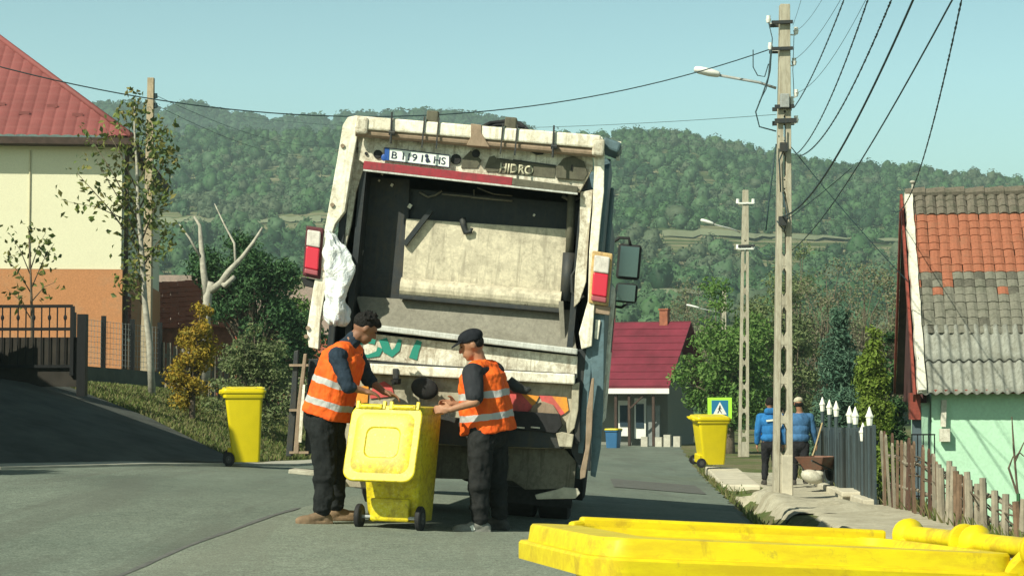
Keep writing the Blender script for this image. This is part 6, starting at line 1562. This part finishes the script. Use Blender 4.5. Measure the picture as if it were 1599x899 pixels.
# ---- two men in blue walking away on the footpath
def walker(px_head, Y, label, top_m, px, hat):
    def w(x, y, dy=0): return at(x, y, Y + dy)
    c = px
    J = dict(head=w(c - 1 if not hat else px_head, 630), neck=w(c, 642), pelvis=w(c, 690), shL=w(c - 16, 651, .02), shR=w(c + 16, 651, .02), elL=w(c - 20, 674, -.03), elR=w(c + 21, 674, .05), wrL=w(c - 21, 693, .04), wrR=w(c + 26, 693, .12) if hat else w(c + 20, 693, .1),
             hipL=w(c - 7, 694), hipR=w(c + 7, 694), knL=w(c - 8, 724, .08), knR=w(c + 8, 722, -.05), anL=w(c - 9, 750, -.02), anR=w(c + 9, 748, -.12), curl=.5)
    for s, k in (('L', -1), ('R', 1)): J['hd' + s] = Vector((0, .1, -1)); J['th' + s] = Vector((0, 1, 0)); J['pn' + s] = Vector((-k, 0, 0))
    root, O, Bt, fru, sp_, dp, ax2, zg = human('person', label, J, Vector((.05, 1, -.12)), vx=.012)
    P = J['pelvis']; N_k = J['neck']; mb = MB()
    mb.ell(P.lerp(N_k, .15), (.19, .15, .12), Bt); mb.ell(P.lerp(N_k, .4), (.185, .14, .17), Bt); mb.ell(P.lerp(N_k, .68), (.205, .14, .17), Bt); mb.cap(J['shL'], J['shR'], .078, .078)
    for s in 'LR': mb.cap(J['sh' + s], J['el' + s], .080, .066); mb.cap(J['el' + s], J['el' + s].lerp(J['wr' + s], .85), .064, .052)
    jk = organic(mb, 'jacket', top_m, root, O, .012, 3, .012, .1)
    trousers(J, root, O, Bt, sp_, cloth('black_work_trousers', (.02, .02, .024), .3), .012, zg, .86, .014)
    shoes(J, root, O, flat('dark_shoe', (.05, .045, .04), .3, 12), zg, (Vector((0, 1, 0)), Vector((.2, 1, 0))))
    return root, O, J, fru, jk, Bt
bl1 = cloth('bright_blue_jacket', (.025, .14, .36)); bl2 = cloth('faded_blue_jumper', (.05, .13, .27))
rt, O, J, fru, jk, Bt = walker(1203, 36.4, 'man in bright blue jacket with a pale stripe across his back, left of the pole', bl1, 1203, False)
f, r, u = fru; mb = MB(); mb.ell(J['head'] + u * .03 - f * .015, (.088, .108, .10), basis(r, f, u)); organic(mb, 'hair', hairm, rt, O, .012, 2)
mb = MB(); mb.cap(J['neck'] + Vector((-.06, -.06, -.0)), J['neck'] + Vector((.06, -.06, 0)), .07, .07); organic(mb, 'hood', bl1, rt, O, .012, 2)
q = J['neck'].lerp(J['pelvis'], .28) - O; MB().box(q + Vector((.02, -.155, 0)), (.24, .012, .035), (0, R(-6), 0)).build('back_stripe', mat('pale_stripe', (.7, .72, .62), .5), jk)
rt, O, J, fru, jk, Bt = walker(1247, 35.6, 'man in faded blue jumper and pale cap, right of the pole', bl2, 1249, True)
cap_(J['head'], fru, rt, O, cloth('pale_cap', (.46, .43, .33), .1), visor=False, vx=.012)
f, r, u = fru; mb = MB(); mb.ell(J['head'] - u * .01 - f * .02, (.082, .09, .07), basis(r, f, u)); organic(mb, 'hair', hairm, rt, O, .012, 2)
q = J['anR'] - O; MB().cyl(q + Vector((0, 0, .06)), q + Vector((0, 0, .16)), .062, .066, 12).build('sock', M['white'], rt)

# wheelbarrow, rake handle and kerb stones beside the far fence
wb = empty('wheelbarrow', at(1278, 752, 33.5), (0, 0, R(-35)), 'small wheelbarrow with a pale sack standing by the fence', 'wheelbarrow')
mb = MB(); mb.loft([[Vector((x * k, y * k2, z)) for x, y in ((-1, -1), (1, -1), (1, 1), (-1, 1))] for z, k, k2 in ((.22, .16, .22), (.44, .27, .38), (.445, .25, .36), (.26, .15, .2))]); mb.build('tray', worn('barrow_rust', (.22, .10, .07), r=.4), wb)
for s in (-1, 1): MB().tube([(s * .12, .45, .16), (s * .2, -.2, .28), (s * .24, -.75, .40)], .016, 6).build('handle', M['dark_steel'], wb); MB().tube([(s * .18, -.15, .26), (s * .19, -.2, .0)], .014, 6).build('leg', M['dark_steel'], wb)
rg = [[Vector((t, .48 + r_ * math.cos(k * math.pi / 9), .17 + r_ * math.sin(k * math.pi / 9))) for k in range(18)] for t, r_ in ((-.035, .09), (-.035, .15), (-.02, .17), (.02, .17), (.035, .15), (.035, .09))]
MB().loft(rg).build('wheel', M['black'], wb, auto=40)
mb = MB(); c = at(1268, 744, 33.3); mb.ell(c, (.2, .16, .12), (0, .3, 0)); mb.ell(c + Vector((.12, .02, .05)), (.1, .1, .07)); o = centered(mb, 'sack', worn('pale_sack', (.52, .50, .42), g=.2, r=0, scale=6), smooth=True); tag(o, 'pale bulging sack on the ground beside the wheelbarrow', 'sack')
mb = MB(); mb.tube([at(1258, 742, 35.2), at(1272, 702, 35.4), at(1284, 660, 35.8)], .017, 6); tag(centered(mb, 'tool_handle', flat('bare_wood', (.36, .28, .16), .2, 8)), 'long wooden tool handle leaning to the right beside the man in the jumper', 'tool')
mb = MB(); a = at(1330, 768, 28.5); mb.box((a.x + .12, 29.2, a.z - .04), (.4, 1.2, .08), (0, 0, R(-5))); tag(centered(mb, 'step_slab', pad, bevel=.02), 'pale stone slab laid along the foot of the finial fence', 'slab')
